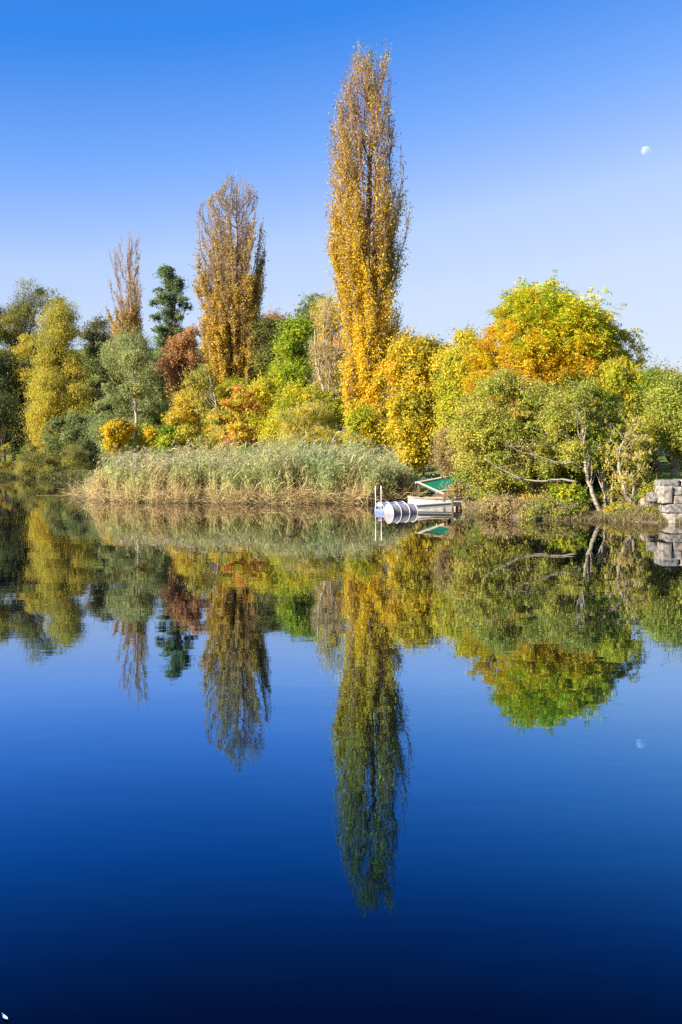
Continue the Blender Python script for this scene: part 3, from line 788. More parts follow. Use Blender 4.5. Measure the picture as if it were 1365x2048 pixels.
tree('shrub', 'leafy yellow green branch cluster hanging before the left end of the stone wall', 'shrub', 27.4, [(972, 1292, 1318), (984, 1284, 1324), (996, 1284, 1320)], YGR, 14, 700, .17, .034, .6, hue=.35, cv=.2, group=GS, n_stem=4, twig_frac=.2, holes=.9)
tree('shrub', 'low green and ochre tangle overhanging the water left of the thickest leaning trunk', 'shrub', 28.2, [(1006, 1060, 1150), (1020, 1040, 1172), (1044, 1045, 1175)], ALD, 50, 5200, .2, .034, .6, hue=.45, cv=.28, group=GS, n_stem=7, twig_frac=.3, holes=.8)
tree('shrub', 'low yellow green tangle at the water between crooked alder and upright alder', 'shrub', 27.9, [(1012, 1222, 1262), (1026, 1214, 1276), (1046, 1216, 1272)], YGR, 36, 2600, .17, .034, .6, hue=.35, cv=.28, group=GS, n_stem=7, twig_frac=.35, holes=.9)
# leaning alders
AL = 'leaning alder trunks over the water'
tree('alder_tree', 'thickest leaning alder trunk with long bare arching branches', 'tree', 28.6, [(770, 1110, 1200), (820, 1070, 1220), (880, 1065, 1215), (950, 1080, 1200)], ALD, 50, 6500, .3, .036, .65, hue=.45, group=AL,
     stems=[([(1206, 1036), (1192, 1008), (1178, 975), (1168, 935), (1164, 890), (1162, 850)], .075, .028),
            ([(1156, 964), (1120, 957), (1085, 963), (1045, 958), (1000, 938), (968, 916)], .034, .010), ([(1045, 958), (1020, 955), (1000, 945)], .018, .007),
            ([(1150, 924), (1128, 927), (1100, 922), (1070, 910), (1040, 904), (1015, 892)], .028, .008), ([(1166, 900), (1145, 880), (1125, 865)], .02, .006)],
     bark=BARK_BIRCH, twig_frac=.06, holes=.8)
tree('alder_tree', 'upright slender alder beside the thickest leaning trunk', 'tree', 28.9, [(770, 1160, 1240), (820, 1150, 1250), (870, 1160, 1250), (940, 1165, 1240)], GRN, 44, 6000, .28, .036, .65, hue=.3, group=AL,
     stems=[([(1211, 1034), (1209, 985), (1203, 935), (1195, 890), (1193, 855), (1194, 820)], .052, .02), ([(1193, 858), (1206, 845), (1214, 835)], .02, .008), ([(1194, 868), (1182, 855), (1175, 850)], .02, .008)], bark=BARK_BIRCH, twig_frac=.06)
tree('alder_tree', 'crooked alder with bare branching head nearest the stone wall', 'tree', 28.0, [(840, 1200, 1290), (880, 1190, 1300), (920, 1200, 1300), (980, 1215, 1300)], YGR, 40, 900, .26, .034, .6, hue=.6, group=AL,
     stems=[([(1285, 1043), (1270, 1012), (1253, 985), (1245, 955), (1242, 920), (1241, 895)], .07, .025), ([(1242, 910), (1236, 890), (1222, 882), (1212, 885)], .022, .006),
            ([(1242, 905), (1250, 885), (1262, 875), (1272, 865)], .024, .006), ([(1241, 900), (1246, 880), (1240, 865), (1230, 858)], .02, .006), ([(1244, 920), (1256, 912), (1270, 916)], .014, .005),
            ([(1243, 930), (1252, 900), (1260, 888), (1266, 880)], .015, .005)], bark=BARK_PALE, twig_frac=.5, twig_mat=TWIG_BEIGE)
tree('alder_tree', 'thin alder leaning right in front of the teal van', 'tree', 28.8, [(845, 1265, 1305), (880, 1262, 1306), (920, 1255, 1295), (960, 1250, 1290)], YGR, 22, 2200, .22, .034, .6, hue=.5, group=AL,
     stems=[([(1267, 980), (1272, 945), (1277, 915), (1281, 885), (1286, 862)], .04, .018)], bark=BARK_BIRCH, twig_frac=.1)
tree('sapling', 'yellowish sapling stem standing just right of the thin leaning alder', 'tree', 30.5, [(872, 1283, 1315), (895, 1285, 1318), (920, 1288, 1312)], YGR, 14, 1000, .2, .036, .6, hue=.6, group=AL,
     stems=[([(1294, 968), (1295, 935), (1296, 905), (1298, 885)], .03, .014), ([(1304, 950), (1306, 925), (1309, 900), (1313, 890)], .022, .01)], bark=BARK_PALE)
tree('sapling', 'short thin stem at the waterline between the alders', 'tree', 28.4, [(980, 1215, 1232), (1000, 1214, 1235), (1015, 1218, 1232)], OLV, 8, 260, .12, .03, hue=.5, group=AL,
     stems=[([(1222, 1036), (1223, 1010), (1222, 985), (1226, 960)], .028, .012)], bark=BARK_PALE)


# ------------------------------------------------------------------ background woods and undergrowth (nobody could count these)
def mass(name, label, D0, D1, px0, px1, ytop, n_cl, n_leaf, cl_r, size, cols, hue):
    reseed(label)
    px = R.uniform(px0, px1, n_cl); D = R.uniform(D0, D1, n_cl)
    c = np.zeros((n_cl, 3))
    for i in range(n_cl):
        a = at(px[i], np.interp(px[i], [p[0] for p in ytop], [p[1] for p in ytop]), D[i])
        g = gz(a[0], D[i])
        c[i] = (a[0], D[i], g + (a[2] - g) * R.uniform(.08, .92))
    r = cl_r * R.uniform(.6, 1.3, n_cl)
    idx = R.integers(0, n_cl, n_leaf)
    d = unit(R.normal(size=(n_leaf, 3)))
    P = c[idx] + d * (r[idx] * R.uniform(0, 1, n_leaf) ** .45)[:, None] * [1, 1, .8]
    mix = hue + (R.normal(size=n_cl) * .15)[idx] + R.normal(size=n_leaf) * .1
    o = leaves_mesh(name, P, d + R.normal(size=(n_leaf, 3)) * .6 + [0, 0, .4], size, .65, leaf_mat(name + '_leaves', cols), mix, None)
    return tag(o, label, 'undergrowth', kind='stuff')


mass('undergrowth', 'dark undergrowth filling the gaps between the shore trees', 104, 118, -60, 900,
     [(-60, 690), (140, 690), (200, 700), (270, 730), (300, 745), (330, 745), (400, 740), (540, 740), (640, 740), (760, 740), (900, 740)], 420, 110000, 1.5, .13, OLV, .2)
mass('undergrowth', 'low undergrowth along the bank beneath the right hand trees', 32.5, 44, 965, 1262,
     [(965, 805), (1000, 800), (1200, 820), (1270, 930), (1300, 945)], 220, 44000, .5, .055, GRN, .3)


def far_wood():
    """spruces on the far ridge, seen as one dark mass"""
    reseed('far_wood')
    V, T, n = [], [], 0
    Ps, Ns, mx = [], [], []
    for i in range(150):
        px = R.uniform(1235, 1420); D = R.uniform(265, 330)
        a = at(px, 700, D)
        g = gz(a[0], D)
        top = at(px, np.interp(px, [1235, 1280, 1300, 1330, 1420], [748, 742, 748, 756, 752]) + abs(R.normal()) * 12, D)[2]
        h = max(top - g, 5)
        k = 70
        t = R.uniform(0, 1, k) ** .7
        th = R.uniform(0, 6.28, k)
        rr = (1 - t) * 2.6 + .15
        Ps.append(np.stack([a[0] + np.cos(th) * rr, D + np.sin(th) * rr, g + h * t], 1))
        Ns.append(np.stack([np.cos(th), np.sin(th), np.full(k, .5)], 1))
        mx.append(np.full(k, .35 + R.normal() * .15))
    P = np.vstack(Ps)
    o = leaves_mesh('forest', P, np.vstack(Ns) + R.normal(size=P.shape) * .4, .75, .6, leaf_mat('forest_needles', [(.05, .08, .07), (.08, .11, .085), (.12, .14, .09)]), np.concatenate(mx), None)
    tag(o, 'dark spruce forest on the far ridge', 'forest', kind='stuff')


far_wood()


# ------------------------------------------------------------------ reeds
def ribbons(name, P, W, mat, mix, parent=None):
    """P (n,k,3) centre lines, W (n,k,3) half width vectors"""
    n, k, _ = P.shape
    V = np.stack([P - W, P + W], 2).reshape(-1, 3)
    o = (np.arange(n)[:, None, None] * k + np.arange(k - 1)[None, :, None]) * 2
    q = (o + np.array([0, 1, 3, 2])[None, None, :]).reshape(-1, 4)
    return V, q, np.repeat(mix, k - 1) if mix.ndim == 1 else mix.reshape(-1)


def reed_bed():
    reseed('reed_bed')
    REED = [(.50, .36, .17), (.62, .47, .22), (.56, .50, .20), (.40, .44, .16), (.30, .38, .16), (.46, .35, .25)]
    n = 11000
    px = R.uniform(176, 852, n)
    front = np.array([water_at(p, np.interp(p, [176, 195, 300, 500, 700, 800, 852], [994, 1001, 1004.5, 1006, 1006, 1004, 1001]))[1] for p in px])
    front = front + .45 * np.sin(px * .047 + 1) * np.sin(px * .019) + .32 * np.sin(px * .16) + .18 * np.sin(px * .41) + .25
    depth = np.interp(px, [176, 230, 330, 600, 760, 852], [1.2, 4.0, 7, 8, 5.5, 2.2])
    D = front + depth * R.uniform(0, 1, n) ** 1.15
    X = np.array([at(p, 900, d)[0] for p, d in zip(px, D)])
    topy = np.interp(px, [176, 200, 260, 300, 380, 460, 560, 640, 720, 790, 830, 852], [955, 924, 910, 905, 896, 890, 882, 880, 884, 905, 935, 962])
    topy = topy + 9 * np.sin(px * .058 + .6) * np.sin(px * .021) + 6 * np.sin(px * .19 + 1)
    topz = np.array([at(p, y, d)[2] for p, y, d in zip(px, topy, D)])
    back = (D - front) / depth
    g = np.maximum(ground(X, D), -.25)
    clump = .5 + .5 * np.sin(X * 4.3 + 1.7 * np.sin(D * 2.1)) * np.sin(D * 3.7 + 1.3 * np.sin(X * 1.9))
    patch = .5 + .5 * np.sin(X * .9 + 1.3 * np.sin(X * .37)) * np.cos(D * .7 + X * .2)
    H = (topz - g) * (.80 + .2 * back) * np.clip(R.normal(.84, .14, n), .4, 1.2) * (.64 + .27 * patch + .24 * clump)
    H = np.where(R.uniform(size=n) < .045, H * R.uniform(1.12, 1.35, n), H)
    lean = np.stack([R.normal(size=n) * .14 + .16 * np.sin(X * .8 + D * .5), R.normal(size=n) * .08 - .05, np.zeros(n)], 1)
    base = np.stack([X, D, g - .05], 1)
    k = 4
    t = np.linspace(0, 1, k)
    P = base[:, None, :] + np.array([0, 0, 1.0]) * (H[:, None] * t)[:, :, None] + lean[:, None, :] * (H[:, None] * t[None, :] ** 1.8)[:, :, None]
    fw = unit(R.normal(size=(n, 3)) * [1, .5, 0]) * .009
    Vs, Qs, Ms, off = [], [], [], 0
    straw = .5 + .5 * np.sin(X * 2.1 + 2 * np.sin(X * .7) + D * 1.3)
    greenness = .40 + .30 * (patch - .5) - .25 * straw ** 3 + R.normal(size=n) * .14 + np.interp(px, [176, 330, 560, 720, 852], [-.10, -.04, .10, .22, .05])
    mixs = np.clip(.08 + .14 * (1 - straw)[:, None] + (t[None, 1:] * greenness[:, None]) + R.normal(size=(n, 1)) * .08, 0, .82)
    V, q, m_ = ribbons('', P, np.repeat(fw[:, None, :], k, 1) * np.array([1, .9, .7, .3])[None, :, None], None, mixs)
    Vs.append(V); Qs.append(q); Ms.append(m_); off += len(V)
    # leaves
    nl = 7
    idx = np.repeat(np.arange(n), nl)
    N = len(idx)
    s = R.uniform(.22, .98, N)
    seg = np.clip((s * (k - 1)).astype(int), 0, k - 2)
    f = s * (k - 1) - seg
    S = P[idx, seg] * (1 - f)[:, None] + P[idx, seg + 1] * f[:, None]
    az = R.normal(size=N) * 1.1 + np.where(R.uniform(size=N) < .62, 0, math.pi)    # wind bends most leaves one way
    out = np.stack([np.cos(az), np.sin(az) * .8, np.zeros(N)], 1)
    L = R.uniform(.35, .85, N) * np.clip(H[idx] / 2, .5, 1)
    up = R.uniform(.45, 1.1, N)
    kk = 4
    tt = np.linspace(0, 1, kk)
    LP = S[:, None, :] + out[:, None, :] * (L[:, None] * tt)[:, :, None] * .75
    LP[:, :, 2] += L[:, None] * (up[:, None] * tt - R.uniform(.3, 1.2, (N, 1)) * tt ** 2)
    wd = unit(np.cross(out, [0, 0, 1.0]) + R.normal(size=(N, 3)) * .35) * R.uniform(.011, .021, (N, 1))
    lm = np.clip(.14 + s * greenness[idx] * 1.15 + R.normal(size=N) * .10, 0, .82)
    V, q, m_ = ribbons('', LP, wd[:, None, :] * np.array([.7, 1, .7, .08])[None, :, None], None, lm)
    Vs.append(V); Qs.append(q + off); Ms.append(m_); off += len(V)
    # plumes
    pk = np.where((R.uniform(size=n) < np.interp(px, [180, 330, 500, 850], [.42, .2, .12, .08])) & (H > 1.2))[0]
    rep = 9
    idx = np.repeat(pk, rep)
    N = len(idx)
    s = R.uniform(0, 1, N)
    tip = P[idx, -1] + np.stack([lean[idx, 0] * .6, lean[idx, 1] * .6, np.full(N, .02)], 1) * 0
    S = tip + np.stack([.10 * s + R.normal(size=N) * .012, R.normal(size=N) * .015, .22 * s - .04], 1)
    E = S + np.stack([R.uniform(.02, .10, N) * R.choice([1, 1, -1], N), R.normal(size=N) * .03, R.uniform(.02, .07, N)], 1)
    LP = np.stack([S, E], 1)
    wd = np.repeat((unit(R.normal(size=(N, 3))) * .012)[:, None, :], 2, 1)
    V, q, m_ = ribbons('', LP, wd, None, np.clip(.97 + R.normal(size=N) * .05, .85, 1))
    Vs.append(V); Qs.append(q + off); Ms.append(m_); off += len(V)
    # dead broken stems along the front
    N = 4200
    px = np.where(R.uniform(size=N) < .05, R.uniform(150, 180, N), R.uniform(172, 850, N))
    fr_ = np.array([water_at(p, np.interp(p, [150, 172, 195, 300, 500, 700, 800, 852], [986, 993, 1002, 1005.5, 1007, 1007, 1005, 1002]))[1] for p in px])
    px = px + 8 * np.sin(px * .11) + 5 * np.sin(px * .31)
    Dd = fr_ + np.abs(R.normal(size=N)) * (.5 + .4 * np.sin(px * .05))
    Xd = np.array([at(p, 900, d)[0] for p, d in zip(px, Dd)])
    S = np.stack([Xd, Dd, np.maximum(ground(Xd, Dd), -.03) + R.uniform(-.02, .25, N)], 1)
    dr = unit(np.stack([R.normal(size=N) * .75, -.15 + R.normal(size=N) * .45, R.uniform(-.15, 1.3, N)], 1))
    L = R.uniform(.25, .95, N)
    mid = S + dr * (L * .55)[:, None]
    E = mid + unit(dr + R.normal(size=(N, 3)) * .45 - [0, 0, .35]) * (L * .5)[:, None]
    E[:, 2] = np.maximum(E[:, 2], -.02)
    LP = np.stack([S, mid, E], 1)
    wd = unit(R.normal(size=(N, 3))) * R.uniform(.005, .011, (N, 1))
    V, q, m_ = ribbons('', LP, wd[:, None, :] * np.array([1, .9, .4])[None, :, None], None, np.clip(.12 + R.normal(size=N) * .14, 0, .5))
    Vs.append(V); Qs.append(q + off); Ms.append(m_); off += len(V)
    o = link_mesh('reeds', np.vstack(Vs), np.vstack(Qs), leaf_mat('reed_blades', REED, .3), None, mix=np.clip(np.concatenate(Ms), 0, 1))
    tag(o, 'wide bed of green and straw coloured reeds along the water', 'reeds', kind='stuff')


reed_bed()


def bank_grass():
    reseed('bank_grass')
    N = 11000
    px = np.concatenate([R.uniform(930, 1365, N // 2), R.uniform(1200, 1380, N // 2)])
    D = np.concatenate([np.full(N // 2, 0.0), R.uniform(27.3, 40, N // 2)])
    y = np.interp(px, [930, 960, 1100, 1200, 1330, 1380], [1024, 1032, 1040.5, 1041.5, 1046.5, 1048])
    D0 = np.array([water_at(p, q)[1] for p, q in zip(px, y)])
    D[:N // 2] = D0[:N // 2] + np.abs(R.normal(size=N // 2)) * .55
    D = np.maximum(D, D0 + .02)
    X = np.array([at(p, 900, d)[0] for p, d in zip(px, D)])
    g = ground(X, D)
    S = np.stack([X, D, np.maximum(g, 0) - .01], 1)
    dry = np.arange(N) < N // 2
    h = np.where(dry, R.uniform(.04, .2, N), R.uniform(.06, .2, N))
    dr = np.stack([R.normal(size=N) * .5, R.normal(size=N) * .4 - .15, np.ones(N)], 1)
    mid = S + dr * (h * .6)[:, None]
    E = mid + (dr * [1.6, 1.6, .4]) * (h * .5)[:, None]
    wd = unit(R.normal(size=(N, 3)) * [1, .6, .2]) * R.uniform(.004, .010, (N, 1))
    mix = np.where(dry, .34 + R.normal(size=N) * .30, .78 + R.normal(size=N) * .15)
    V, q, m_ = ribbons('', np.stack([S, mid, E], 1), wd[:, None, :] * np.array([1, .8, .2])[None, :, None], None, np.clip(mix, 0, 1))
    tag(link_mesh('grass', V, q, leaf_mat('bank_grass_blades', [(.15, .09, .05), (.28, .19, .10), (.40, .32, .13), (.27, .33, .06), (.17, .27, .04)], .3), None, mix=m_),
        'grass and dry stalks along the right bank', 'grass', kind='stuff')


bank_grass()


def left_shore_grass():
    reseed('left_shore_grass')
    N = 7000
    px = R.uniform(-60, 200, N)
    y = np.interp(px, [-60, 0, 100, 165, 200], [953.5, 954.5, 956.5, 958.5, 966])
    D = np.array([water_at(p, q)[1] for p, q in zip(px, y)]) + R.uniform(0, 1, N) ** 2 * 9
    X = np.array([at(p, 900, d)[0] for p, d in zip(px, D)])
    S = np.stack([X, D, np.maximum(ground(X, D), 0) - .01], 1)
    h = R.uniform(.15, .7, N)
    dr = np.stack([R.normal(size=N) * .5, R.normal(size=N) * .4 - .25, np.ones(N)], 1)
    mid = S + dr * (h * .6)[:, None]
    E = mid + (dr * [1.6, 1.6, .1]) * (h * .5)[:, None]
    wd = unit(R.normal(size=(N, 3)) * [1, .6, .2]) * R.uniform(.012, .03, (N, 1))
    V, q, m_ = ribbons('', np.stack([S, mid, E], 1), wd[:, None, :] * np.array([1, .8, .2])[None, :, None], None, np.clip(.5 + R.normal(size=N) * .22, 0, 1))
    tag(link_mesh('grass', V, q, leaf_mat('shore_grass_blades', [(.10, .07, .04), (.20, .15, .07), (.24, .24, .07), (.16, .20, .05), (.10, .15, .03)], .3), None, mix=m_),
        'dull grass and sedge along the left shore', 'grass', kind='stuff')


left_shore_grass()

# ------------------------------------------------------------------ swimming raft of barrels
WHITE = solid_mat('white_paint', (.46, .45, .43), (.66, .65, .61), 9, .45)
STEEL = solid_mat('galvanised_rail', (.50, .50, .50), (.62, .62, .62), 20, .3, metal=.2)
DRUM = solid_mat('grey_drum', (.27, .255, .27), (.39, .365, .37), 4, .42, spec=.5)
DRUM_BLUE = solid_mat('blue_drum', (.13, .19, .46), (.24, .31, .58), 4, .4, spec=.5)
HOOP = solid_mat('drum_hoop', (.46, .42, .38), (.62, .57, .52), 10, .4)
RUSTY = solid_mat('rusty_bracket', (.25, .13, .06), (.55, .36, .16), 25, .8)
WOOD = solid_mat('weathered_plank', (.30, .22, .15), (.58, .46, .33), 7, .8, (1, 6, 6), .15, .2)
WOOD_DARK = solid_mat('dark_post', (.10, .07, .045), (.22, .16, .10), 7, .85, (6, 6, 1), .1, .2)
ALU = solid_mat('grey_gangway', (.42, .43, .42), (.60, .60, .57), 12, .5, (1, 5, 5), .4)
GREEN = solid_mat('green_sheet', (.005, .10, .055), (.010, .16, .09), 3, .5, (1, 3, 1), .4)


def axes(dx, dy, dz=0.0):
    a = unit(np.array([dx, dy, dz], float))
    b = unit(np.cross([0, 0, 1.0], a))
    return np.stack([a, b, np.cross(a, b)], 1)      # columns: along, across, up


def lathe(mb, c, M, prof, sides=28):
    """profile (s along axis, r) turned round M[:,0]"""
    k = len(prof)
    a = np.linspace(0, 2 * math.pi, sides, endpoint=False)
    V = []
    for s, r in prof:
        V.append(c + M[:, 0] * s + (np.cos(a)[:, None] * M[:, 1] + np.sin(a)[:, None] * M[:, 2]) * r)
    V = np.vstack(V)
    i = np.arange(k - 1)[:, None] * sides; j = np.arange(sides)[None, :]; j2 = (j + 1) % sides
    mb.add(V, np.stack([i + j, i + j2, i + sides + j2, i + sides + j], -1).reshape(-1, 4))


def barrel(label, px, py, mat, L=.92, r=.275):
    c = water_at(px, py)
    M = axes(.86, .51)
    c = np.array([c[0], c[1], .01])
    root = empty('barrel', c, label, 'barrel', 'floating drums of the swimming raft')
    h = L / 2
    mb = MB()
    lathe(mb, c, M, [(-h + .012, .001), (-h + .012, r - .03), (-h, r - .02), (-h, r - .004), (-h + .02, r), (-.16, r), (.16, r), (h - .02, r), (h, r - .004), (h, r - .02), (h - .012, r - .03), (h - .012, .001)])
    shell = mb.build('shell', mat, root, smooth=False)
    for s in (-h + .02, -.155, .155, h - .02):
        hb = MB()
        lathe(hb, c, M, [(s - .016, r - .002), (s - .009, r + .014), (s + .009, r + .014), (s + .016, r - .002)])
        hb.build('hoop', HOOP, shell, smooth=True)
    bb = MB()
    bc = c - M[:, 0] * (h - .010) + M[:, 2] * .17
    lathe(bb, bc, M, [(-.02, .001), (-.02, .03), (.01, .035)], 12)
    bb.build('bung', HOOP, shell)
    return root


barrel('grey ribbed barrel floating in front on the raft, pale round end toward camera', 802, 1026, DRUM)
barrel('blue ribbed barrel floating behind the grey one, behind the ladder rails', 783, 1022.0, DRUM_BLUE)

lad_c = water_at(759, 1026.5)
lad = empty('swim_ladder', (lad_c[0], lad_c[1], 0), 'white swimming ladder with two tall upright rails on the barrel raft', 'ladder')
rails = []
for px, top in ((752.0, 972), (763.3, 971.5)):
    b = at(px, 1026, lad_c[1]); tp = at(px - .6, top, lad_c[1])
    mb = MB()
    mb.tube([(b[0], lad_c[1], -.5), (b[0], lad_c[1], .3), (tp[0], lad_c[1], tp[2] - .02), (tp[0], lad_c[1] + .015, tp[2])], .016, 10)
    mb.build('rail', STEEL, lad, smooth=True)
    rails.append(b[0])
for z in (-.35, -.10):
    mb = MB(); mb.tube([(rails[0], lad_c[1], z), (rails[1], lad_c[1], z)], .016, 8); mb.build('rung', STEEL, lad, smooth=True)
mb = MB(); mb.box(((rails[0] + rails[1]) / 2 + .03, lad_c[1] + .12, .17), (.12, .10, .035), None, .008); mb.build('bracket', RUSTY, lad)

# gangway
ga, gb_ = at(829, 1011.5, 33.0), at(940, 1003.5, 33.6)
M = axes(*(gb_ - ga))
gc = (ga + gb_) / 2
gw = empty('gangway', (gc[0], gc[1], 0), 'narrow grey gangway plank sloping from the barrels to the bank', 'gangway')
L = np.linalg.norm(gb_ - ga) / 2 + .05
for s in (-.18, .18):
    mb = MB(); mb.box(gc + M[:, 1] * s + M[:, 2] * -.045, (L, .03, .055), M, .008); mb.build('side_beam', ALU, gw)
mb = MB()
for k in range(18):
    mb.box(gc + M[:, 0] * (-L + (k + .5) * 2 * L / 18) + M[:, 2] * .026, (L / 18 - .006, .235, .013), M)
mb.build('deck', ALU, gw)
for px in (906, 909.5, 919):
    pb = at(px, 1010, 33.9 if px != 906 else 33.15)
    z1 = {906: at(906, 980, 33.15)[2], 909.5: at(909, 993, 33.9)[2], 919: .2}[px]
    mb = MB(); mb.box((pb[0], pb[1], (z1 - .5) / 2), (.035, .035, (z1 + .5) / 2), None, .006)
    mb.build('post', WHITE if px == 909.5 else WOOD_DARK, gw)

# white punt behind the gangway
pa, pb = at(820, 1001, 34.3), at(912, 998, 34.3)
L = (pb[0] - pa[0]) / 2 + .25
pc = np.array([(pa[0] + pb[0]) / 2 + .2, 34.35, 0.0])
bo = empty('rowing_boat', pc, 'white flat rowing boat lying behind the gangway', 'boat')
ztop = at(866, 997, 34.3)[2]
st = np.linspace(-1, 1, 13)
half = .42 * (1 - .35 * np.abs(st) ** 2.5); keel = -.06 + .20 * np.abs(st) ** 3; gun = ztop + .05 * st ** 2
sec = []
for x, w, kz, gzz in zip(st * L, half, keel, gun):
    sec.append([(x, -w, gzz), (x, -w * .86, kz + .02), (x, 0, kz), (x, w * .86, kz + .02), (x, w, gzz), (x, w - .03, gzz), (x, w * .82, kz + .06), (x, 0, kz + .05), (x, -w * .82, kz + .06), (x, -w + .03, gzz)])
S = np.array(sec); n, k = 13, 10
V = S.reshape(-1, 3) + pc
i = np.arange(n - 1)[:, None] * k; j = np.arange(k)[None, :]; j2 = (j + 1) % k
q = np.stack([i + j, i + k + j, i + k + j2, i + j2], -1).reshape(-1, 4)
caps = [(0, 1, 2, 3, 4, 5, 6, 7, 8, 9), tuple((n - 1) * k + np.arange(10)[::-1])]
link_mesh('hull', V, [q, np.array(caps)], WHITE, bo)
for s in (-1, 1):
    mb = MB(); mb.tube(np.stack([pc[0] + st * L, pc[1] + s * (half + .008), gun + .012], 1), .022, 8); mb.build('gunwale', WOOD, bo, smooth=True)
mb = MB(); mb.box(pc + [.1, 0, ztop - .10], (.11, .345, .014)); mb.build('thwart', WOOD, bo)

# green canopy leaning behind
A = at(833, 967.5, 34.6)           # upper left corner
B_ = at(905, 954, 35.0)            # upper right
Dn = at(874, 986, 33.9)            # lower left
En = at(946, 973, 34.3)            # lower right
cp = empty('canopy', (A[0] + .6, 34.5, gz(A[0], 34.6)), 'slanting green sheet framed with pale wooden battens beside the reeds', 'canopy')
u = unit(B_ - A); v = unit(Dn - A); nrm = unit(np.cross(u, v)); nrm = nrm if nrm[1] < 0 else -nrm
mb = MB()
top2 = A - v * .16 + u * .0
Vp = []
for q_ in (A - v * .20 + u * .05, B_ - v * .20, En + v * .0, Dn + v * .0): Vp += [q_, q_ - nrm * .015]
mb.add(Vp, [(0, 2, 4, 6), (7, 5, 3, 1), (0, 1, 3, 2), (2, 3, 5, 4), (4, 5, 7, 6), (6, 7, 1, 0)])
mb.build('sheet', GREEN, cp)


def batten(a, b, w=.04, th=.03, name='batten'):
    d = b - a
    M = np.stack([unit(d), unit(np.cross(nrm, d)), nrm], 1)
    mb = MB(); mb.box((a + b) / 2 + nrm * (th + .002), (np.linalg.norm(d) / 2, w, th), M, .006)
    mb.build(name, WOOD, cp)


batten(A - u * .03, B_)
batten(Dn - u * .02, En)
mb = MB()
d0, d1 = A + v * .05, Dn + v * .35
mb.tube([d0 + nrm * .085, d1 + nrm * .085], .032, 6); mb.build('rafter', WOOD, cp)
for q_, dz in ((Dn + v * .30 + u * .05, 0), (En + u * -.02, 0), (A + u * .1, 0), (B_ - u * .1, 0)):
    mb = MB(); z0 = max(gz(q_[0], q_[1]), -.4) - .05
    mb.box((q_[0], q_[1] + .07, (q_[2] + z0) / 2 - .03), (.035, .035, (q_[2] - z0) / 2), None, .005); mb.build('post', WOOD_DARK, cp)

# ------------------------------------------------------------------ stones
STONE = solid_mat('stone_block', (.13, .112, .09), (.44, .38, .31), 9, .9, (1, 1, 1), .15, .6, detail=9)
STONE_B = solid_mat('stone_block_rosy', (.13, .105, .085), (.36, .30, .245), 8, .9, (1, 1, 1), .15, .7, detail=10)
STONE_C = solid_mat('stone_block_grey', (.08, .078, .07), (.30, .28, .25), 11, .9, (1, 1, 1), .15, .7, detail=10)
STONE_P = solid_mat('pink_boulder', (.15, .11, .09), (.34, .26, .22), 6, .9, (1, 1, 1), .15, .6, detail=9)
STONE_W = solid_mat('pale_block', (.45, .40, .34), (.68, .62, .55), 6, .9, (1, 1, 1), .15, .4)


def rock_mesh(name, c, half, mat, parent, M=None, box=.65, seed=0, rough=.07):
    """a block with broken faces: superellipsoid with lumps"""
    nu, nv = 36, 22
    uu = np.linspace(0, 2 * math.pi, nu, endpoint=False); vv = np.linspace(-math.pi / 2, math.pi / 2, nv)
    U_, V_ = np.meshgrid(uu, vv)
    sp = lambda w, e: np.sign(w) * np.abs(w) ** e
    e = 1 - box
    D_ = np.stack([sp(np.cos(V_), e) * sp(np.cos(U_), e), sp(np.cos(V_), e) * sp(np.sin(U_), e), sp(np.sin(V_), e)], -1).reshape(-1, 3)
    rs = np.random.default_rng(seed + 11)
    k = np.zeros(len(D_))
    for f in (1.5, 3, 6, 11):
        w = rs.normal(size=3) * f; k += np.sin(D_ @ w + rs.uniform(0, 6)) * np.sin(D_ @ (rs.normal(size=3) * f) + rs.uniform(0, 6)) / f
    P = D_ * (1 + rough * k[:, None]) * np.asarray(half)
    M = np.eye(3) if M is None else M
    P = P @ M.T + np.asarray(c)
    i = np.arange(nv - 1)[:, None] * nu; j = np.arange(nu)[None, :]; j2 = (j + 1) % nu
    return link_mesh(name, P, np.stack([i + j, i + j2, i + nu + j2, i + nu + j], -1).reshape(-1, 4), mat, parent, smooth=True)


wc = water_at(1345, 1047)
DW = wc[1]
wall = empty('stone_wall', (wc[0], DW + .4, 0), 'wall of big rough stone blocks at the water on the right edge', 'wall')
# blocks as (x0, y0, x1, y1) in photo pixels; every block gets its own depth
mb = MB(); a_, b_ = at(1338, 972, DW + .5), at(1440, 1050, DW + .5)
mb.box(((a_[0] + b_[0]) / 2, DW + .85, (a_[2] + b_[2]) / 2 - .05), ((b_[0] - a_[0]) / 2, .35, (a_[2] - b_[2]) / 2), None, .03); mb.build('earth_core', solid_mat('joint_earth', (.03, .025, .02), (.09, .07, .05), 12, .95), wall)
blocks = [(1337, 1027, 1405, 1050, 0.0), (1333, 1008, 1400, 1027, .02), (1348, 991, 1404, 1008, .05), (1342, 973, 1366, 991, .09), (1366, 972, 1410, 991, .07),
          (1325, 960, 1362, 974, .12), (1362, 959, 1412, 973, .14), (1326, 972, 1347, 1008, .03), (1404, 990, 1450, 1050, .05), (1309, 985, 1330, 1004, .45)]
for i, (x0, y0, x1, y1, dd) in enumerate(blocks):
    a, b = at(x0, y0, DW + dd), at(x1, y1, DW + dd)
    c = (a + b) / 2; dep = .36
    hx, hz = (b[0] - a[0]) / 2, (a[2] - b[2]) / 2
    ang = R.normal() * .05
    rock_mesh('stone_block', (c[0], DW + dd + dep, c[2]), (hx * .97, dep, hz * .97), (STONE, STONE_B, STONE_C)[(i * 2 + i // 4) % 3], wall, None, .84, i, .05)
pc = at(1302, 1012, 27.6)
bo_ = empty('boulder', (pc[0], 27.9, 0), 'pinkish boulder on the bank just left of the stone wall', 'rock')
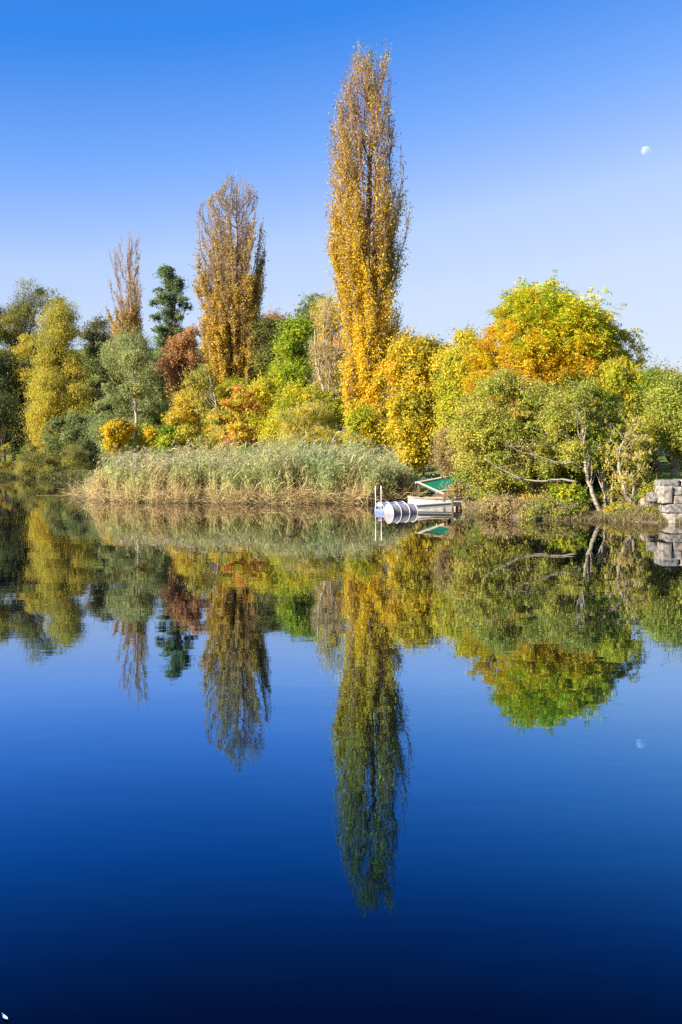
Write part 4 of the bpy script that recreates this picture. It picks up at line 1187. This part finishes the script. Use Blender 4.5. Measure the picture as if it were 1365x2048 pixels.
rock_mesh('stone', (pc[0], 27.9, pc[2] - .02), (.23, .25, .26), STONE_P, bo_, None, .25, 31, .16)
pc = at(944, 1009, 32.6)
bo_ = empty('concrete_block', (pc[0], 32.8, 0), 'pale stone block on the bank at the end of the gangway', 'block')
rock_mesh('stone', (pc[0], 32.8, pc[2] - .05), (.13, .16, .28), STONE_W, bo_, None, .5, 41, .08)
pc = at(1314, 945, 33.5)
bo_ = empty('tree_stump', (pc[0], 33.6, gz(pc[0], 33.6)), 'reddish brown stump on the grass bank above the wall', 'stump')
rock_mesh('stump_wood', (pc[0], 33.6, gz(pc[0], 33.6) + .16), (.2, .2, .28), solid_mat('stump_rust', (.16, .06, .03), (.42, .20, .10), 9, .9, (3, 3, 1), .1, .6), bo_, None, .15, 51, .14)

# ------------------------------------------------------------------ van behind the trees
TEAL = solid_mat('teal_van_paint', (.018, .05, .06), (.03, .07, .08), 2, .3, spec=.5)
VGLASS = solid_mat('van_window', (.10, .17, .22), (.16, .24, .30), 2, .12, spec=.8)
TYRE = solid_mat('tyre_rubber', (.012, .012, .012), (.03, .03, .03), 9, .8)
DV = 44.0
vl, vr = at(1278, 930, DV), at(1395, 930, DV)
vx = (vl[0] + vr[0]) / 2; vg = gz(vx, DV) - .02
van = empty('parked_van', (vx, DV + .9, vg), 'dark teal van parked behind the trees at the right edge', 'van')
Lh = (vr[0] - vl[0]) / 2
pts = [(-1, .30), (-1.0, .72), (-.93, .95), (-.72, 1.05), (-.52, 1.52), (-.40, 1.60), (.95, 1.62), (1.0, 1.5), (1.0, .30)]
V, q = [], []
for s in (-.85, .85):
    for x, z in pts: V.append((vx + x * Lh, DV + .9 + s * (1 if z < 1.1 else .9), vg + z))
k = len(pts)
for j in range(k): q.append((j, (j + 1) % k, k + (j + 1) % k, k + j))
link_mesh('body', V, [np.array(q), np.array([tuple(range(k))[::-1], tuple(range(k, 2 * k))])], TEAL, van)
for x0, x1, z0, z1 in ((-.52, -.18, 1.10, 1.48), (-.10, .38, 1.08, 1.48), (.46, .92, 1.08, 1.48)):
    mb = MB()
    mb.box((vx + (x0 + x1) / 2 * Lh, DV + .9 - .79, vg + (z0 + z1) / 2), ((x1 - x0) / 2 * Lh, .03, (z1 - z0) / 2), None, .025)
    mb.build('window', VGLASS, van)
for x in (-.62, .62):
    for s in (-.84, .84):
        mb = MB(); lathe(mb, np.array([vx + x * Lh, DV + .9 + s, vg + .31]), axes(0, 1), [(-.09, .001), (-.09, .2), (-.1, .28), (-.07, .31), (.07, .31), (.1, .28), (.09, .2), (.09, .001)], 20)
        w = mb.build('wheel', TYRE, van, smooth=True)
        mb = MB(); lathe(mb, np.array([vx + x * Lh, DV + .9 + s + math.copysign(.075, s), vg + .31]), axes(0, 1), [(-.03, .001), (-.03, .12), (-.02, .19), (.02, .19), (.03, .12), (.03, .001)], 20)
        mb.build('rim', STEEL, w)
# ------------------------------------------------------------------ floating things
PAD = solid_mat('floating_weed', (.20, .22, .05), (.36, .34, .10), 12, .6)
for px, py, L, lab in ((552, 1025, .55, 'pale green floating weed patch on the water before the reeds'), (103, 991, 1.2, 'thin yellow floating reed stem off the left end of the reeds'),
                       (585, 1022, .3, 'tiny floating weed patch nearer the reeds than the pale one')):
    c = water_at(px, py)
    nseg = 26
    a = np.linspace(0, 2 * math.pi, nseg, endpoint=False)
    rr = 1 + .3 * np.sin(a * 3 + px) + .2 * np.sin(a * 7)
    V = np.stack([c[0] + np.cos(a) * rr * L * .5, c[1] + np.sin(a) * rr * (L * .22 if L < 1 else .04), np.full(nseg, .006)], 1)
    V = np.vstack([V, V - [0, 0, .02]])
    q = [(j, (j + 1) % nseg, nseg + (j + 1) % nseg, nseg + j) for j in range(nseg)]
    tag(link_mesh('floating_weed', V, [np.array(q), np.array([tuple(range(nseg))])], PAD), lab, 'weed')
c = water_at(10.5, 2037)
lf = []
a = unit(water_at(17, 2044) - water_at(4, 2030)); b = np.array([-a[1], a[0], 0])
for s, w in ((-.022, .0004), (-.014, .0005), (-.012, .002), (-.003, .0042), (.008, .0036), (.018, .0004)):
    p_ = c + a * s * 1.2 + [0, 0, .004 + .004 * abs(s / .02)]
    lf += [p_ - b * w * 1.4, p_ + [0, 0, -.001], p_ + b * w * 1.4]
q = []
for i in range(5): q += [(i * 3, i * 3 + 1, i * 3 + 4, i * 3 + 3), (i * 3 + 1, i * 3 + 2, i * 3 + 5, i * 3 + 4)]
tag(link_mesh('feather', lf, np.array(q), solid_mat('pale_feather', (.45, .52, .60), (.70, .75, .80), 60, .6), smooth=True), 'tiny pale feather floating at the near left corner', 'feather')

# ------------------------------------------------------------------ moon
MD = 6000.0
mc = CAM + ray(1292, 302) * MD
mr_ = 8.6 / F * MD * np.linalg.norm(ray(1292, 302))
m, t, o = new_mat('moon_surface')
tc = t.nodes.new('ShaderNodeTexCoord')
nz = t.nodes.new('ShaderNodeTexNoise'); nz.inputs['Scale'].default_value = .05; nz.inputs['Detail'].default_value = 4
t.links.new(tc.outputs['Object'], nz.inputs['Vector'])
rp = ramp(t, [(.075, .07, .065), (.17, .15, .135)], [.35, .6]); t.links.new(nz.outputs[0], rp.inputs[0])
df = t.nodes.new('ShaderNodeBsdfDiffuse'); t.links.new(rp.outputs[0], df.inputs[0])
tp = t.nodes.new('ShaderNodeBsdfTransparent')
ads = t.nodes.new('ShaderNodeAddShader')
t.links.new(df.outputs[0], ads.inputs[0]); t.links.new(tp.outputs[0], ads.inputs[1]); t.links.new(ads.outputs[0], o.inputs[0])
mb = MB()
lathe(mb, mc, axes(0, -1), [(math.cos(a) * mr_, max(math.sin(a) * mr_, .01)) for a in np.linspace(.0, math.pi / 2, 20)], 40)
mn = empty('moon', mc, 'pale gibbous moon in the clear sky at the upper right', 'moon')
mb.build('disc', m, mn, smooth=True)
